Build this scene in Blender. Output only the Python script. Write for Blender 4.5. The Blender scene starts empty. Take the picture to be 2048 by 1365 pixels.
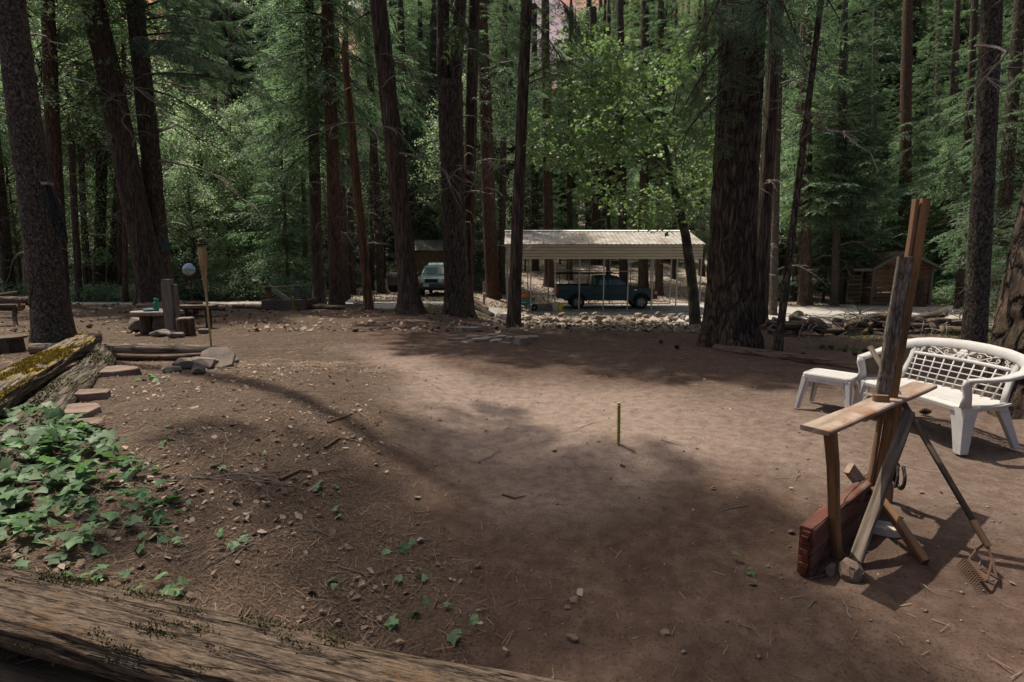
import bpy, bmesh, math, random
import numpy as np
from mathutils import Vector, Matrix, Quaternion
R = math.radians
random.seed(7)
SC = bpy.context.scene
COL = SC.collection
# ------------------------------------------------------------------ camera
FPX, CX, CY, CAMH = 1061.0, 1024.0, 682.5, 1.68
PITCH = math.atan((CY - 520.0) / FPX)
cam = bpy.data.cameras.new("Camera"); camo = bpy.data.objects.new("Camera", cam); COL.objects.link(camo)
cam.sensor_width = 36; cam.lens = FPX / 2048 * 36; cam.clip_start = .05; cam.clip_end = 2000
camo.location = (0, 0, CAMH); camo.rotation_euler = (math.pi / 2 - PITCH, 0, 0)
SC.camera = camo
# ------------------------------------------------------------------ light
SUN_EL, SUN_AZ = 67.0, -46.0          # azimuth measured from +Y (view direction), negative = to the left
world = bpy.data.worlds.new("World"); SC.world = world; world.use_nodes = True
wn = world.node_tree.nodes; wl_ = world.node_tree.links; wn.clear()
wo = wn.new("ShaderNodeOutputWorld"); wb = wn.new("ShaderNodeBackground"); sk = wn.new("ShaderNodeTexSky")
sk.sky_type = 'NISHITA'; sk.sun_disc = False; sk.sun_elevation = R(SUN_EL); sk.sun_rotation = R(SUN_AZ)
sk.air_density = .7; sk.dust_density = 6; sk.ozone_density = .2
wb.inputs['Strength'].default_value = .11
wl_.new(sk.outputs[0], wb.inputs[0]); wl_.new(wb.outputs[0], wo.inputs[0])
sun = bpy.data.lights.new("Sun", 'SUN'); sun.energy = 5.0; sun.angle = R(.53); sun.color = (1, .91, .78)
suno = bpy.data.objects.new("Sun", sun); COL.objects.link(suno)
to_sun = Vector((math.sin(R(SUN_AZ)) * math.cos(R(SUN_EL)), math.cos(R(SUN_AZ)) * math.cos(R(SUN_EL)), math.sin(R(SUN_EL))))
suno.rotation_euler = (-to_sun).to_track_quat('-Z', 'Y').to_euler(); suno.location = to_sun * 60
SC.view_settings.view_transform = 'Standard'; SC.view_settings.look = 'None'
SC.view_settings.gamma = 1; SC.view_settings.use_curve_mapping = False
SC.view_settings.exposure = 0.15
SC.cycles.max_bounces = 6; SC.cycles.diffuse_bounces = 4; SC.cycles.transmission_bounces = 4
# ------------------------------------------------------------------ number helpers
def ss(a, b, x):
    t = np.clip((np.asarray(x, dtype=float) - a) / (b - a), 0, 1)
    return t * t * (3 - 2 * t)
def _h(i, j, s):
    n = (i * 374761393 + j * 668265263 + s * 974711) & 0x7fffffff
    n = ((n ^ (n >> 13)) * 1274126177) & 0x7fffffff
    return ((n ^ (n >> 16)) & 0xffff) / 65535.0
def vn(x, y, s=0, per=None):
    x = np.asarray(x, dtype=float); y = np.asarray(y, dtype=float)
    i = np.floor(x).astype(np.int64); j = np.floor(y).astype(np.int64)
    fx = x - i; fy = y - j; fx = fx * fx * (3 - 2 * fx); fy = fy * fy * (3 - 2 * fy)
    i1 = i + 1
    if per: i = i % per; i1 = i1 % per
    a = _h(i, j, s); b = _h(i1, j, s); c = _h(i, j + 1, s); d = _h(i1, j + 1, s)
    return (a * (1 - fx) + b * fx) * (1 - fy) + (c * (1 - fx) + d * fx) * fy
def H(x, y, fine=True):
    x = np.asarray(x, dtype=float); y = np.asarray(y, dtype=float)
    dr = ss(-3, 1.5, x)
    z = -1.15 * ss(12.5, 22, y) * dr - .45 * ss(18, 30, y) * (1 - dr)
    u = np.maximum(0, y - 36); z = z + .19 * u * u / (u + 6)
    z = z + .34 * ss(-.2, -2.8, x) * (1 - ss(5.5, 9.5, y))
    z = z + .06 * np.exp(-((x - 1.0) ** 2 + (y - 4.75) ** 2) / .45) - .08 * np.exp(-((x - 1.15) ** 2 / .35 + (y - 4.05) ** 2 / .1))
    z = z + .05 * (vn(x * .7, y * .7, 3) - .5) * ss(1, 4, y) + .5 * (vn(x * .16, y * .16, 5) - .5) * ss(36, 46, y)
    if fine: z = z + .032 * (vn(x * 2.7, y * 2.7, 8) - .5) + .016 * (vn(x * 7.3, y * 7.3, 9) - .5) + .006 * (vn(x * 19, y * 19, 10) - .5)
    return z
def h(x, y): return float(H(x, y))
cp, sp = math.cos(PITCH), math.sin(PITCH)
def ray(px, py):
    a = (px - CX) / FPX; b = (CY - py) / FPX
    return Vector((a, cp + b * sp, -sp + b * cp))
def P(px, py, Y):                     # the point seen at a pixel, Y metres ahead
    d = ray(px, py); return Vector((0, 0, CAMH)) + d * (Y / d.y)
def G(px, py):                        # where that line of sight meets the ground
    d = ray(px, py); t = .5
    while t < 120:
        p = Vector((0, 0, CAMH)) + d * t
        if p.z < h(p.x, p.y): break
        t += .02 + t * .004
    return Vector((p.x, p.y, h(p.x, p.y)))
def X(px, Y): return (px - CX) / FPX * Y / (cp + 0.0) * 1.0   # sideways position of a column at a distance (near the horizon)
# ------------------------------------------------------------------ object helpers
def mesh(name, V, F, mats=(), mi=None, smooth=False):
    me = bpy.data.meshes.new(name)
    V = np.asarray(V, dtype=np.float32).reshape(-1, 3)
    if isinstance(F, np.ndarray):
        n, k = F.shape
        me.vertices.add(len(V)); me.vertices.foreach_set('co', V.ravel())
        me.loops.add(n * k); me.loops.foreach_set('vertex_index', F.astype(np.int32).ravel())
        me.polygons.add(n); me.polygons.foreach_set('loop_start', np.arange(0, n * k, k, dtype=np.int32))
        if mi is not None: me.polygons.foreach_set('material_index', np.asarray(mi, dtype=np.int32))
        if smooth: me.polygons.foreach_set('use_smooth', np.ones(n, dtype=bool))
        me.update(calc_edges=True); me.validate()
    else:
        me.from_pydata([tuple(v) for v in V.tolist()], [], F)
        if mi is not None: me.polygons.foreach_set('material_index', np.asarray(mi, dtype=np.int32))
        if smooth: me.polygons.foreach_set('use_smooth', [True] * len(me.polygons))
        me.update()
    for m in (mats if isinstance(mats, (list, tuple)) else [mats]): me.materials.append(M[m] if isinstance(m, str) else m)
    return me
def wloc(o):
    v = Vector((0, 0, 0))
    while o is not None: v = v + Vector(o.location); o = o.parent
    return v
def put(name, me, parent=None, loc=(0, 0, 0), rot=None, scale=None, world=False, label=None):
    o = bpy.data.objects.new(name, me); COL.objects.link(o)
    loc = Vector(loc)
    if parent is not None:
        o.parent = parent
        if world: loc = loc - wloc(parent)
    o.location = loc
    if rot is not None:
        if isinstance(rot, Quaternion): o.rotation_mode = 'QUATERNION'; o.rotation_quaternion = rot
        else: o.rotation_euler = rot
    if scale is not None: o.scale = scale if hasattr(scale, '__len__') else (scale,) * 3
    if label: o['label'] = label
    return o
def tag(o, label, cat, group=None, kind=None):
    o['label'] = label
    if cat: o['category'] = cat
    if group: o['group'] = group
    if kind: o['kind'] = kind
    return o
def thing(name, label, cat, loc, group=None, rz=0):
    o = bpy.data.objects.new(name, None); COL.objects.link(o); o.empty_display_size = .1
    o.location = loc; o.rotation_euler = (0, 0, rz)
    return tag(o, label, cat, group)
def bevel(o, w=.01, seg=2):
    b = o.modifiers.new('bevel', 'BEVEL'); b.width = w; b.segments = seg; b.limit_method = 'ANGLE'; b.angle_limit = R(35); return o
# ------------------------------------------------------------------ shapes (return verts, faces)
def g_box(cx, cy, cz, sx, sy, sz):
    v = [(cx + a * sx / 2, cy + b * sy / 2, cz + c * sz / 2) for a in (-1, 1) for b in (-1, 1) for c in (-1, 1)]
    return v, [(0, 1, 3, 2), (4, 6, 7, 5), (0, 4, 5, 1), (2, 3, 7, 6), (0, 2, 6, 4), (1, 5, 7, 3)]
def join(*gs):
    V, F = [], []
    for v, f in gs:
        o = len(V); V += [tuple(p) for p in v]; F += [tuple(i + o for i in q) for q in f]
    return V, F
def g_tube(pts, rad, n=8, cap=True):
    pts = [Vector(p) for p in pts]; V, F = [], []
    ref = Vector((0, 0, 1)); last = None
    for i, p in enumerate(pts):
        t = (pts[min(i + 1, len(pts) - 1)] - pts[max(i - 1, 0)]).normalized()
        if last is None:
            a = t.cross(ref if abs(t.dot(ref)) < .95 else Vector((0, 1, 0))).normalized()
        else:
            a = (last - t * last.dot(t)).normalized()
        last = a; b = t.cross(a)
        r = rad[i] if hasattr(rad, '__len__') else rad
        for k in range(n):
            w = 2 * math.pi * k / n; V.append(p + (a * math.cos(w) + b * math.sin(w)) * r)
    for i in range(len(pts) - 1):
        for k in range(n):
            k2 = (k + 1) % n; F.append((i * n + k, i * n + k2, (i + 1) * n + k2, (i + 1) * n + k))
    if cap: F.append(tuple(range(n))[::-1]); F.append(tuple((len(pts) - 1) * n + k for k in range(n)))
    return [tuple(v) for v in V], F
def g_lathe(prof, n=20, c=(0, 0, 0), axis='z', cap=True):
    V, F = [], []
    for r, z in prof:
        for k in range(n):
            w = 2 * math.pi * k / n; q = (r * math.cos(w), r * math.sin(w), z)
            if axis == 'y': q = (q[0], q[2], q[1])
            if axis == 'x': q = (q[2], q[0], q[1])
            V.append((q[0] + c[0], q[1] + c[1], q[2] + c[2]))
    for i in range(len(prof) - 1):
        for k in range(n):
            k2 = (k + 1) % n; F.append((i * n + k, i * n + k2, (i + 1) * n + k2, (i + 1) * n + k))
    if cap: F.append(tuple(range(n))[::-1]); F.append(tuple((len(prof) - 1) * n + k for k in range(n)))
    return V, F
def g_prism(poly, y0, y1, w0=None):                     # polygon in x,z pushed along y
    n = len(poly)
    V = [(x, y0, z) for x, z in poly] + [(x, y1, z) for x, z in poly]
    F = [tuple(range(n)), tuple(range(2 * n - 1, n - 1, -1))] + [(i, i + n, (i + 1) % n + n, (i + 1) % n) for i in range(n)]
    return V, F
def g_slab(poly, z0, z1):
    n = len(poly)
    V = [(x, y, z0) for x, y in poly] + [(x, y, z1) for x, y in poly]
    F = [tuple(range(n))[::-1], tuple(range(n, 2 * n))] + [(i, (i + 1) % n, (i + 1) % n + n, i + n) for i in range(n)]
    return V, F
def frame(p0, p1, up=(0, 0, 1)):
    x = (Vector(p1) - Vector(p0)).normalized(); up = Vector(up)
    if abs(x.dot(up)) > .97: up = Vector((0, 1, 0))
    y = up.cross(x).normalized(); z = x.cross(y)
    return Matrix((x, y, z)).transposed().to_quaternion()
def beam_mesh(L, w, hh, mat, seed=0, jit=.003, bev=.006, seg=None):
    seg = seg or max(2, min(14, int(L / .18)))
    rg = np.random.RandomState(seed); V, F = [], []
    for i in range(seg + 1):
        x = L * i / seg; j = rg.normal(0, jit, 2)
        for sy, sz in ((-1, -1), (1, -1), (1, 1), (-1, 1)):
            y, z = sy * w / 2, sz * hh / 2; b = min(bev, w / 4, hh / 4)
            a1 = (y - sy * b, z); a2 = (y, z - sz * b)
            pr = (a1, a2) if sy * sz < 0 else (a2, a1)
            pr = {(-1, -1): (a2, a1), (1, -1): (a1, a2), (1, 1): (a2, a1), (-1, 1): (a1, a2)}[(sy, sz)]
            for q in pr: V.append((x + rg.normal(0, jit * .6), q[0] + j[0] + rg.normal(0, jit * .4), q[1] + j[1] + rg.normal(0, jit * .4)))
    for i in range(seg):
        for k in range(8):
            F.append((i * 8 + k, i * 8 + (k + 1) % 8, (i + 1) * 8 + (k + 1) % 8, (i + 1) * 8 + k))
    F.append(tuple(range(8))[::-1]); F.append(tuple(seg * 8 + k for k in range(8)))
    return mesh('beam', V, F, mat)
def beam(name, p0, p1, w, hh, mat, parent=None, up=(0, 0, 1), seed=0, jit=.003, bev=.006, world=True, label=None):
    L = (Vector(p1) - Vector(p0)).length
    return put(name, beam_mesh(L, w, hh, mat, seed, jit, bev), parent, p0, frame(p0, p1, up), world=world, label=label)
def log_mesh(L, r, mat, seed=0, n=18, rows=26, amp=.12, flat=None, taper=.1, bend=0., endmat=None, K=12, wob=.16, MV=.55):
    """a log along +X: furrowed along the grain, slightly bent; flat=z cuts it level on top (a split log)"""
    V, F, mi = [], [], []
    th = np.arange(n) * 2 * math.pi / n; U = np.arange(n) * K / n
    for i in range(rows + 1):
        t = i / rows; x = L * t
        wv = x * MV + seed * 7
        f1 = np.abs(2 * vn(U + 1.2 * vn(x * .8, U * 0 + 3, seed + 2), U * 0 + wv, seed, per=K) - 1); f2 = np.abs(2 * vn(U * 2, U * 0 + wv * 1.9, seed + 5, per=K * 2) - 1)
        lump = vn(U / K * 4, U * 0 + x * 1.5 + seed * 3, seed + 4, per=4) - .5
        fur = 1 - np.minimum(1, f1 * 3); fin = 1 - np.minimum(1, f2 * 3)
        rr = r * (1 - taper * t) * (1 - amp * .55 * fur - amp * .25 * fin + amp * .9 * lump)
        cz = bend * math.sin(math.pi * t) + wob * r * (float(vn(x * .7, seed, 2)) - .5)
        cy_ = wob * r * (float(vn(x * .6, seed + 9, 3)) - .5) * 1.6
        er = 1 - .05 * float(vn(i * 3.1, seed)) if i in (0, rows) else 1
        for k in range(n):
            y = math.cos(th[k]) * rr[k] * er; z = math.sin(th[k]) * rr[k] * er
            if flat is not None and z > flat * r:
                g = abs(2 * float(vn(y / r * 5 + .6 * float(vn(x * 1.1, 4, seed)), x * .7, seed + 11)) - 1); z = flat * r + (z - flat * r) * .14 - amp * .4 * r * (1 - min(1, g * 3.2)) + .05 * r * (float(vn(x * 5, y * 25, seed)) - .5)
            V.append((x + (.04 * r * math.sin(k * 2.1 + seed) if i in (0, rows) else 0), y + cy_, z + cz))
    for i in range(rows):
        for k in range(n):
            F.append((i * n + k, i * n + (k + 1) % n, (i + 1) * n + (k + 1) % n, (i + 1) * n + k)); mi.append(0)
    F.append(tuple(range(n))[::-1]); F.append(tuple(rows * n + k for k in range(n))); mi += [1, 1]
    return mesh('log', V, F, [mat, endmat or 'cut_wood'], mi, smooth=True)
def logb(name, p0, p1, r, mat, parent=None, up=(0, 0, 1), world=True, label=None, **kw):
    L = (Vector(p1) - Vector(p0)).length
    return put(name, log_mesh(L, r, mat, **kw), parent, p0, frame(p0, p1, up), world=world, label=label)
def rock_mesh(seed, sx=1, sy=1, sz=1, mat='stone', n=16, rnd=.35, sub=True):
    rg = np.random.RandomState(seed); bm = bmesh.new()
    slabby = rnd < .25
    if slabby:                              # flat stone: irregular outline, two slightly different faces
        m_ = n // 2 + 3; an = np.sort(rg.rand(m_) * .55 + np.arange(m_)) * 2 * math.pi / m_
        for k in range(m_):
            q = 1 - .22 * rg.rand(); c, s_ = math.cos(an[k]), math.sin(an[k]); e = 1 / max(abs(c), abs(s_)) ** .5
            bm.verts.new((c * q * e * sx / 2, s_ * q * e * sy / 2, -sz / 2)); bm.verts.new((c * q * e * sx / 2 * .95, s_ * q * e * sy / 2 * .95, sz / 2 * (1 - .15 * rg.rand())))
    else:
        for _ in range(n + 10):
            v = rg.normal(size=3); v /= np.linalg.norm(v); v = np.sign(v) * np.abs(v) ** (rnd + .35); v *= 1 - .22 * rg.rand()
            bm.verts.new((v[0] * sx / 2, v[1] * sy / 2, v[2] * sz / 2))
    r = bmesh.ops.convex_hull(bm, input=bm.verts)
    bmesh.ops.delete(bm, geom=[g for g in r['geom_interior'] if isinstance(g, bmesh.types.BMVert)], context='VERTS')
    bmesh.ops.dissolve_limit(bm, angle_limit=R(6), verts=bm.verts, edges=bm.edges)
    bmesh.ops.bevel(bm, geom=list(bm.edges), offset=.07 * min(sx, sy, sz), segments=2, affect='EDGES', clamp_overlap=True)
    if sub:
        bmesh.ops.triangulate(bm, faces=bm.faces)
        a = .012 * min(sx, sy, sz)
        for v in bm.verts: v.co += Vector(rg.normal(0, a, 3))
    me = bpy.data.meshes.new('rock'); bm.to_mesh(me); bm.free(); me.materials.append(M[mat]); return me
# ------------------------------------------------------------------ materials (procedural)
M = {}
def pm(name, c1, c2, sc=6., st=(1, 1, 1), rough=.85, bump=.3, bsc=None, lo=.35, hi=.65, metal=0, spec=.3, c3=None, c3sc=1.2, c3lo=.52, c3hi=.62,
       rand=0., up=False, coord='Object', c3st=(1, 1, 1), det=8, bd=.02, crack=None):
    m = bpy.data.materials.new(name); m.use_nodes = True; nt = m.node_tree; N, L = nt.nodes, nt.links
    bs = N['Principled BSDF']; bs.inputs['Roughness'].default_value = rough; bs.inputs['Metallic'].default_value = metal
    bs.inputs['Specular IOR Level'].default_value = spec
    tc = N.new('ShaderNodeTexCoord'); mp = N.new('ShaderNodeMapping'); mp.inputs['Scale'].default_value = st
    L.new(tc.outputs[coord], mp.inputs[0])
    nz = N.new('ShaderNodeTexNoise'); nz.inputs['Scale'].default_value = sc; nz.inputs['Detail'].default_value = det; nz.inputs['Roughness'].default_value = .65
    L.new(mp.outputs[0], nz.inputs['Vector'])
    rp = N.new('ShaderNodeValToRGB'); rp.color_ramp.elements[0].position = lo; rp.color_ramp.elements[1].position = hi
    rp.color_ramp.elements[0].color = (*c1, 1); rp.color_ramp.elements[1].color = (*c2, 1)
    L.new(nz.outputs['Fac'], rp.inputs[0]); out = rp.outputs[0]
    if c3 is not None:
        mp3 = N.new('ShaderNodeMapping'); mp3.inputs['Scale'].default_value = c3st; L.new(tc.outputs[coord], mp3.inputs[0])
        n3 = N.new('ShaderNodeTexNoise'); n3.inputs['Scale'].default_value = c3sc; n3.inputs['Detail'].default_value = 7
        n3.inputs['Roughness'].default_value = .7; L.new(mp3.outputs[0], n3.inputs['Vector'])
        mr = N.new('ShaderNodeMapRange'); mr.inputs[1].default_value = c3lo; mr.inputs[2].default_value = c3hi; L.new(n3.outputs['Fac'], mr.inputs[0])
        fac = mr.outputs[0]
        if up:
            ge = N.new('ShaderNodeNewGeometry'); sx = N.new('ShaderNodeSeparateXYZ'); L.new(ge.outputs['Normal'], sx.inputs[0])
            m2 = N.new('ShaderNodeMapRange'); m2.inputs[1].default_value = .1; m2.inputs[2].default_value = .6; L.new(sx.outputs['Z'], m2.inputs[0])
            mu = N.new('ShaderNodeMath'); mu.operation = 'MULTIPLY'; L.new(fac, mu.inputs[0]); L.new(m2.outputs[0], mu.inputs[1]); fac = mu.outputs[0]
        mx = N.new('ShaderNodeMix'); mx.data_type = 'RGBA'; L.new(fac, mx.inputs[0]); L.new(out, mx.inputs[6]); mx.inputs[7].default_value = (*c3, 1); out = mx.outputs[2]
    ch = None
    if crack:                               # stretched cells with dark joints: bark plates, checks in old wood
        csc, cst, cw, cdark = crack
        mc = N.new('ShaderNodeMapping'); mc.inputs['Scale'].default_value = cst; L.new(tc.outputs[coord], mc.inputs[0])
        nd = N.new('ShaderNodeTexNoise'); nd.inputs['Scale'].default_value = csc * .8; nd.inputs['Detail'].default_value = 4; L.new(mc.outputs[0], nd.inputs['Vector'])
        va = N.new('ShaderNodeVectorMath'); va.operation = 'MULTIPLY_ADD'; va.inputs[1].default_value = (.95,) * 3; L.new(nd.outputs['Color'], va.inputs[0]); L.new(mc.outputs[0], va.inputs[2])
        vo = N.new('ShaderNodeTexVoronoi'); vo.feature = 'DISTANCE_TO_EDGE'; vo.inputs['Scale'].default_value = csc; L.new(va.outputs[0], vo.inputs['Vector'])
        cr_ = N.new('ShaderNodeMapRange'); cr_.inputs[1].default_value = 0; cr_.inputs[2].default_value = cw; cr_.inputs[3].default_value = cdark; cr_.inputs[4].default_value = 1; L.new(vo.outputs['Distance'], cr_.inputs[0])
        vs = N.new('ShaderNodeVectorMath'); vs.operation = 'SCALE'; L.new(out, vs.inputs[0]); L.new(cr_.outputs[0], vs.inputs['Scale']); out = vs.outputs[0]; ch = cr_.outputs[0]
    if rand:
        ge = N.new('ShaderNodeNewGeometry'); oi = N.new('ShaderNodeObjectInfo'); ad = N.new('ShaderNodeMath'); ad.operation = 'ADD'
        L.new(ge.outputs['Random Per Island'], ad.inputs[0]); L.new(oi.outputs['Random'], ad.inputs[1])
        fr = N.new('ShaderNodeMath'); fr.operation = 'FRACT'; L.new(ad.outputs[0], fr.inputs[0])
        mr = N.new('ShaderNodeMapRange'); mr.inputs[3].default_value = 1 - rand; mr.inputs[4].default_value = 1 + rand; L.new(fr.outputs[0], mr.inputs[0])
        vm = N.new('ShaderNodeVectorMath'); vm.operation = 'SCALE'; L.new(out, vm.inputs[0]); L.new(mr.outputs[0], vm.inputs['Scale']); out = vm.outputs[0]
    L.new(out, bs.inputs['Base Color'])
    if bump:
        bp = N.new('ShaderNodeBump'); bp.inputs['Strength'].default_value = bump; bp.inputs['Distance'].default_value = bd
        if bsc:
            nb = N.new('ShaderNodeTexNoise'); nb.inputs['Scale'].default_value = bsc; nb.inputs['Detail'].default_value = 6; L.new(mp.outputs[0], nb.inputs['Vector']); L.new(nb.outputs['Fac'], bp.inputs['Height'])
        else: L.new(nz.outputs['Fac'], bp.inputs['Height'])
        nrm = bp.outputs[0]
        if ch is not None:
            b2 = N.new('ShaderNodeBump'); b2.inputs['Strength'].default_value = .9; b2.inputs['Distance'].default_value = bd * 1.2; L.new(ch, b2.inputs['Height']); L.new(nrm, b2.inputs['Normal']); nrm = b2.outputs[0]
        L.new(nrm, bs.inputs['Normal'])
    M[name] = m; return m
def leafmat(name, c1, c2, tr=.35, rough=.5, trc=None, spec=.3, ob=.35):
    m = bpy.data.materials.new(name); m.use_nodes = True; nt = m.node_tree; N, L = nt.nodes, nt.links
    bs = N['Principled BSDF']; bs.inputs['Roughness'].default_value = rough; bs.inputs['Specular IOR Level'].default_value = spec
    ge = N.new('ShaderNodeNewGeometry'); oi = N.new('ShaderNodeObjectInfo')
    tcn = N.new('ShaderNodeTexNoise'); tcn.inputs['Scale'].default_value = .45; tcn.inputs['Detail'].default_value = 3; L.new(ge.outputs['Position'], tcn.inputs['Vector'])
    ad = N.new('ShaderNodeMath'); ad.operation = 'MULTIPLY_ADD'; ad.inputs[1].default_value = .6; L.new(ge.outputs['Random Per Island'], ad.inputs[0]); 
    mrn = N.new('ShaderNodeMapRange'); mrn.inputs[1].default_value = .35; mrn.inputs[2].default_value = .65; mrn.inputs[3].default_value = 0; mrn.inputs[4].default_value = .4; L.new(tcn.outputs['Fac'], mrn.inputs[0]); L.new(mrn.outputs[0], ad.inputs[2])
    mx = N.new('ShaderNodeMix'); mx.data_type = 'RGBA'; L.new(ad.outputs[0], mx.inputs[0]); mx.inputs[6].default_value = (*c1, 1); mx.inputs[7].default_value = (*c2, 1)
    mr = N.new('ShaderNodeMapRange'); mr.inputs[3].default_value = 1 - ob; mr.inputs[4].default_value = 1 + ob; L.new(oi.outputs['Random'], mr.inputs[0])
    vm = N.new('ShaderNodeVectorMath'); vm.operation = 'SCALE'; L.new(mx.outputs[2], vm.inputs[0]); L.new(mr.outputs[0], vm.inputs['Scale'])
    L.new(vm.outputs[0], bs.inputs['Base Color'])
    tl = N.new('ShaderNodeBsdfTranslucent'); vt = N.new('ShaderNodeVectorMath'); vt.operation = 'MULTIPLY'; vt.inputs[1].default_value = trc or (1.35, 1.5, 1.0)
    L.new(vm.outputs[0], vt.inputs[0]); L.new(vt.outputs[0], tl.inputs[0])
    ms = N.new('ShaderNodeMixShader'); ms.inputs[0].default_value = tr; L.new(bs.outputs[0], ms.inputs[1]); L.new(tl.outputs[0], ms.inputs[2])
    L.new(ms.outputs[0], N['Material Output'].inputs['Surface']); M[name] = m; return m
def plain(name, c, rough=.6, metal=0, spec=.4, var=.12, sc=12, bump=.05):
    return pm(name, tuple(k * (1 - var) for k in c), tuple(min(1, k * (1 + var)) for k in c), sc=sc, rough=rough, metal=metal, spec=spec, bump=bump)
# bark
pm('bark_fir', (.034, .024, .017), (.185, .135, .098), sc=4, st=(5, 5, 1), bump=.8, lo=.34, hi=.7, bd=.04, c3=(.095, .10, .08), c3sc=2.2, c3lo=.6, c3hi=.8, crack=(3., (4, 4, 1.1), .14, .35))
pm('bark_cedar', (.034, .022, .015), (.215, .142, .1), sc=4, st=(8, 8, .5), bump=.8, lo=.34, hi=.7, bd=.03, c3=(.15, .125, .105), c3sc=1.4, c3st=(4, 4, .5), c3lo=.54, c3hi=.74, crack=(3., (6, 6, .35), .16, .3))
pm('bark_grey', (.026, .02, .015), (.235, .19, .15), sc=12, st=(2.2, 2.2, 1.4), bump=1, lo=.4, hi=.68, bd=.03, c3=(.09, .095, .065), c3sc=2, c3lo=.56, c3hi=.72, crack=(5., (2.4, 2.4, 1.2), .10, .5))
pm('bark_red', (.05, .028, .018), (.23, .13, .08), sc=5, st=(7, 7, .9), bump=.7, lo=.36, hi=.68, bd=.03, crack=(3., (5, 5, .6), .14, .35))
pm('bark_big', (.026, .017, .011), (.17, .118, .078), sc=4, st=(5, 5, 1.3), bump=1, lo=.34, hi=.72, bd=.05, c3=(.075, .08, .045), c3sc=1.6, c3lo=.58, c3hi=.78, crack=(2.6, (3.6, 3.6, .7), .16, .3))
pm('bark_moss', (.022, .015, .011), (.17, .115, .078), sc=3.2, st=(3, 3, 1.2), bump=1, lo=.36, hi=.7, bd=.06, c3=(.08, .08, .03), c3sc=2.2, c3lo=.55, c3hi=.72, crack=(2.2, (2.2, 2.2, 1.0), .16, .12))
pm('bark_maple', (.018, .014, .011), (.075, .06, .048), sc=7, st=(2, 2, .8), bump=.5, c3=(.10, .105, .05), c3sc=2.5)
pm('dead_twig', (.10, .085, .072), (.24, .205, .175), sc=9, bump=.2, rand=.3)
pm('snag', (.022, .012, .008), (.24, .115, .05), sc=3, st=(7, 7, .5), bump=.6, lo=.4, hi=.66)
# wood
pm('wood_grey', (.085, .066, .052), (.27, .23, .19), sc=3, st=(.6, 9, 9), bump=.5, lo=.3, hi=.7)
pm('wood_brown', (.085, .045, .024), (.235, .135, .072), sc=3, st=(.5, 9, 9), bump=.35, lo=.3, hi=.7)
pm('wood_dark', (.045, .033, .024), (.16, .12, .09), sc=3, st=(.6, 9, 9), bump=.5, lo=.3, hi=.7)
pm('wood_orange', (.12, .06, .026), (.30, .16, .07), sc=4, st=(.5, 9, 9), bump=.4, lo=.3, hi=.7, c3=(.07, .045, .028), c3sc=3, c3st=(.5, 2, 2), c3lo=.52, c3hi=.7)
pm('wood_shelf', (.16, .105, .07), (.36, .29, .235), sc=2.5, st=(.7, 6, 6), bump=.4, lo=.3, hi=.68, c3=(.20, .10, .055), c3sc=3, c3lo=.5, c3hi=.66)
pm('wood_red', (.07, .026, .018), (.15, .058, .04), sc=4, st=(.6, 6, 6), bump=.5, lo=.3, hi=.7, c3=(.13, .085, .062), c3sc=4, c3lo=.5, c3hi=.66, crack=(1.6, (.4, 5, 5), .03, .5))
pm('wood_lichen', (.06, .046, .036), (.25, .215, .175), sc=12, st=(1.5, 4, 4), bump=.9, lo=.36, hi=.64, c3=(.14, .09, .05), c3sc=5, crack=(3, (.3, 9, 9), .06, .6))
pm('wood_handle', (.035, .026, .019), (.12, .092, .066), sc=4, st=(.5, 9, 9), bump=.4)
pm('cut_wood', (.12, .075, .04), (.26, .175, .105), sc=5, bump=.3)
pm('end_red', (.05, .014, .008), (.2, .05, .025), sc=16, bump=.8)
pm('log_old', (.05, .036, .026), (.26, .205, .155), sc=4, st=(.8, 8, 8), bump=.8, lo=.32, hi=.7, crack=(2.4, (.6, 6, 6), .1, .3), c3=(.2, .115, .05), c3sc=2.5, c3lo=.55, c3hi=.72)
pm('log_near', (.045, .028, .018), (.23, .168, .118), sc=13, st=(1.3, 8, 8), bump=1, lo=.34, hi=.64, c3=(.20, .115, .05), c3sc=2.2, c3lo=.52, c3hi=.7, bd=.03, crack=(2.6, (.3, 7, 7), .05, .25))
pm('log_under', (.02, .014, .010), (.13, .092, .062), sc=3.5, st=(.7, 6, 6), bump=.8, lo=.32, hi=.7)
pm('log_yellow', (.05, .036, .024), (.30, .25, .2), sc=7, st=(.7, 8, 8), bump=.9, lo=.32, hi=.68, c3=(.24, .165, .02), c3sc=2.6, c3lo=.46, c3hi=.56, up=True, bd=.03, crack=(2.4, (.4, 6, 6), .08, .25))
pm('log_moss', (.035, .026, .018), (.22, .18, .135), sc=7, st=(.7, 8, 8), bump=1, lo=.32, hi=.68, c3=(.10, .095, .03), c3sc=3.4, c3lo=.5, c3hi=.64, up=True, bd=.03, crack=(2.4, (.5, 6, 6), .12, .2))
pm('log_red', (.04, .022, .014), (.19, .11, .065), sc=6, st=(.6, 8, 8), bump=.8, lo=.34, hi=.68, c3=(.17, .14, .11), c3sc=2.5, c3st=(.5, 2, 2), c3lo=.52, c3hi=.68, crack=(2.4, (.4, 6, 6), .08, .3))
pm('stone', (.10, .078, .062), (.24, .195, .16), sc=7, bump=.5, rand=.22, c3=(.12, .12, .085), c3sc=3)
pm('stone_red', (.105, .07, .052), (.225, .16, .125), sc=6, bump=.45, rand=.12)
pm('stone_slate', (.13, .104, .085), (.27, .222, .185), sc=5, bump=.4, rand=.2)
pm('stone_pale', (.29, .25, .21), (.50, .45, .39), sc=7, bump=.4, rand=.15)
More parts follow.
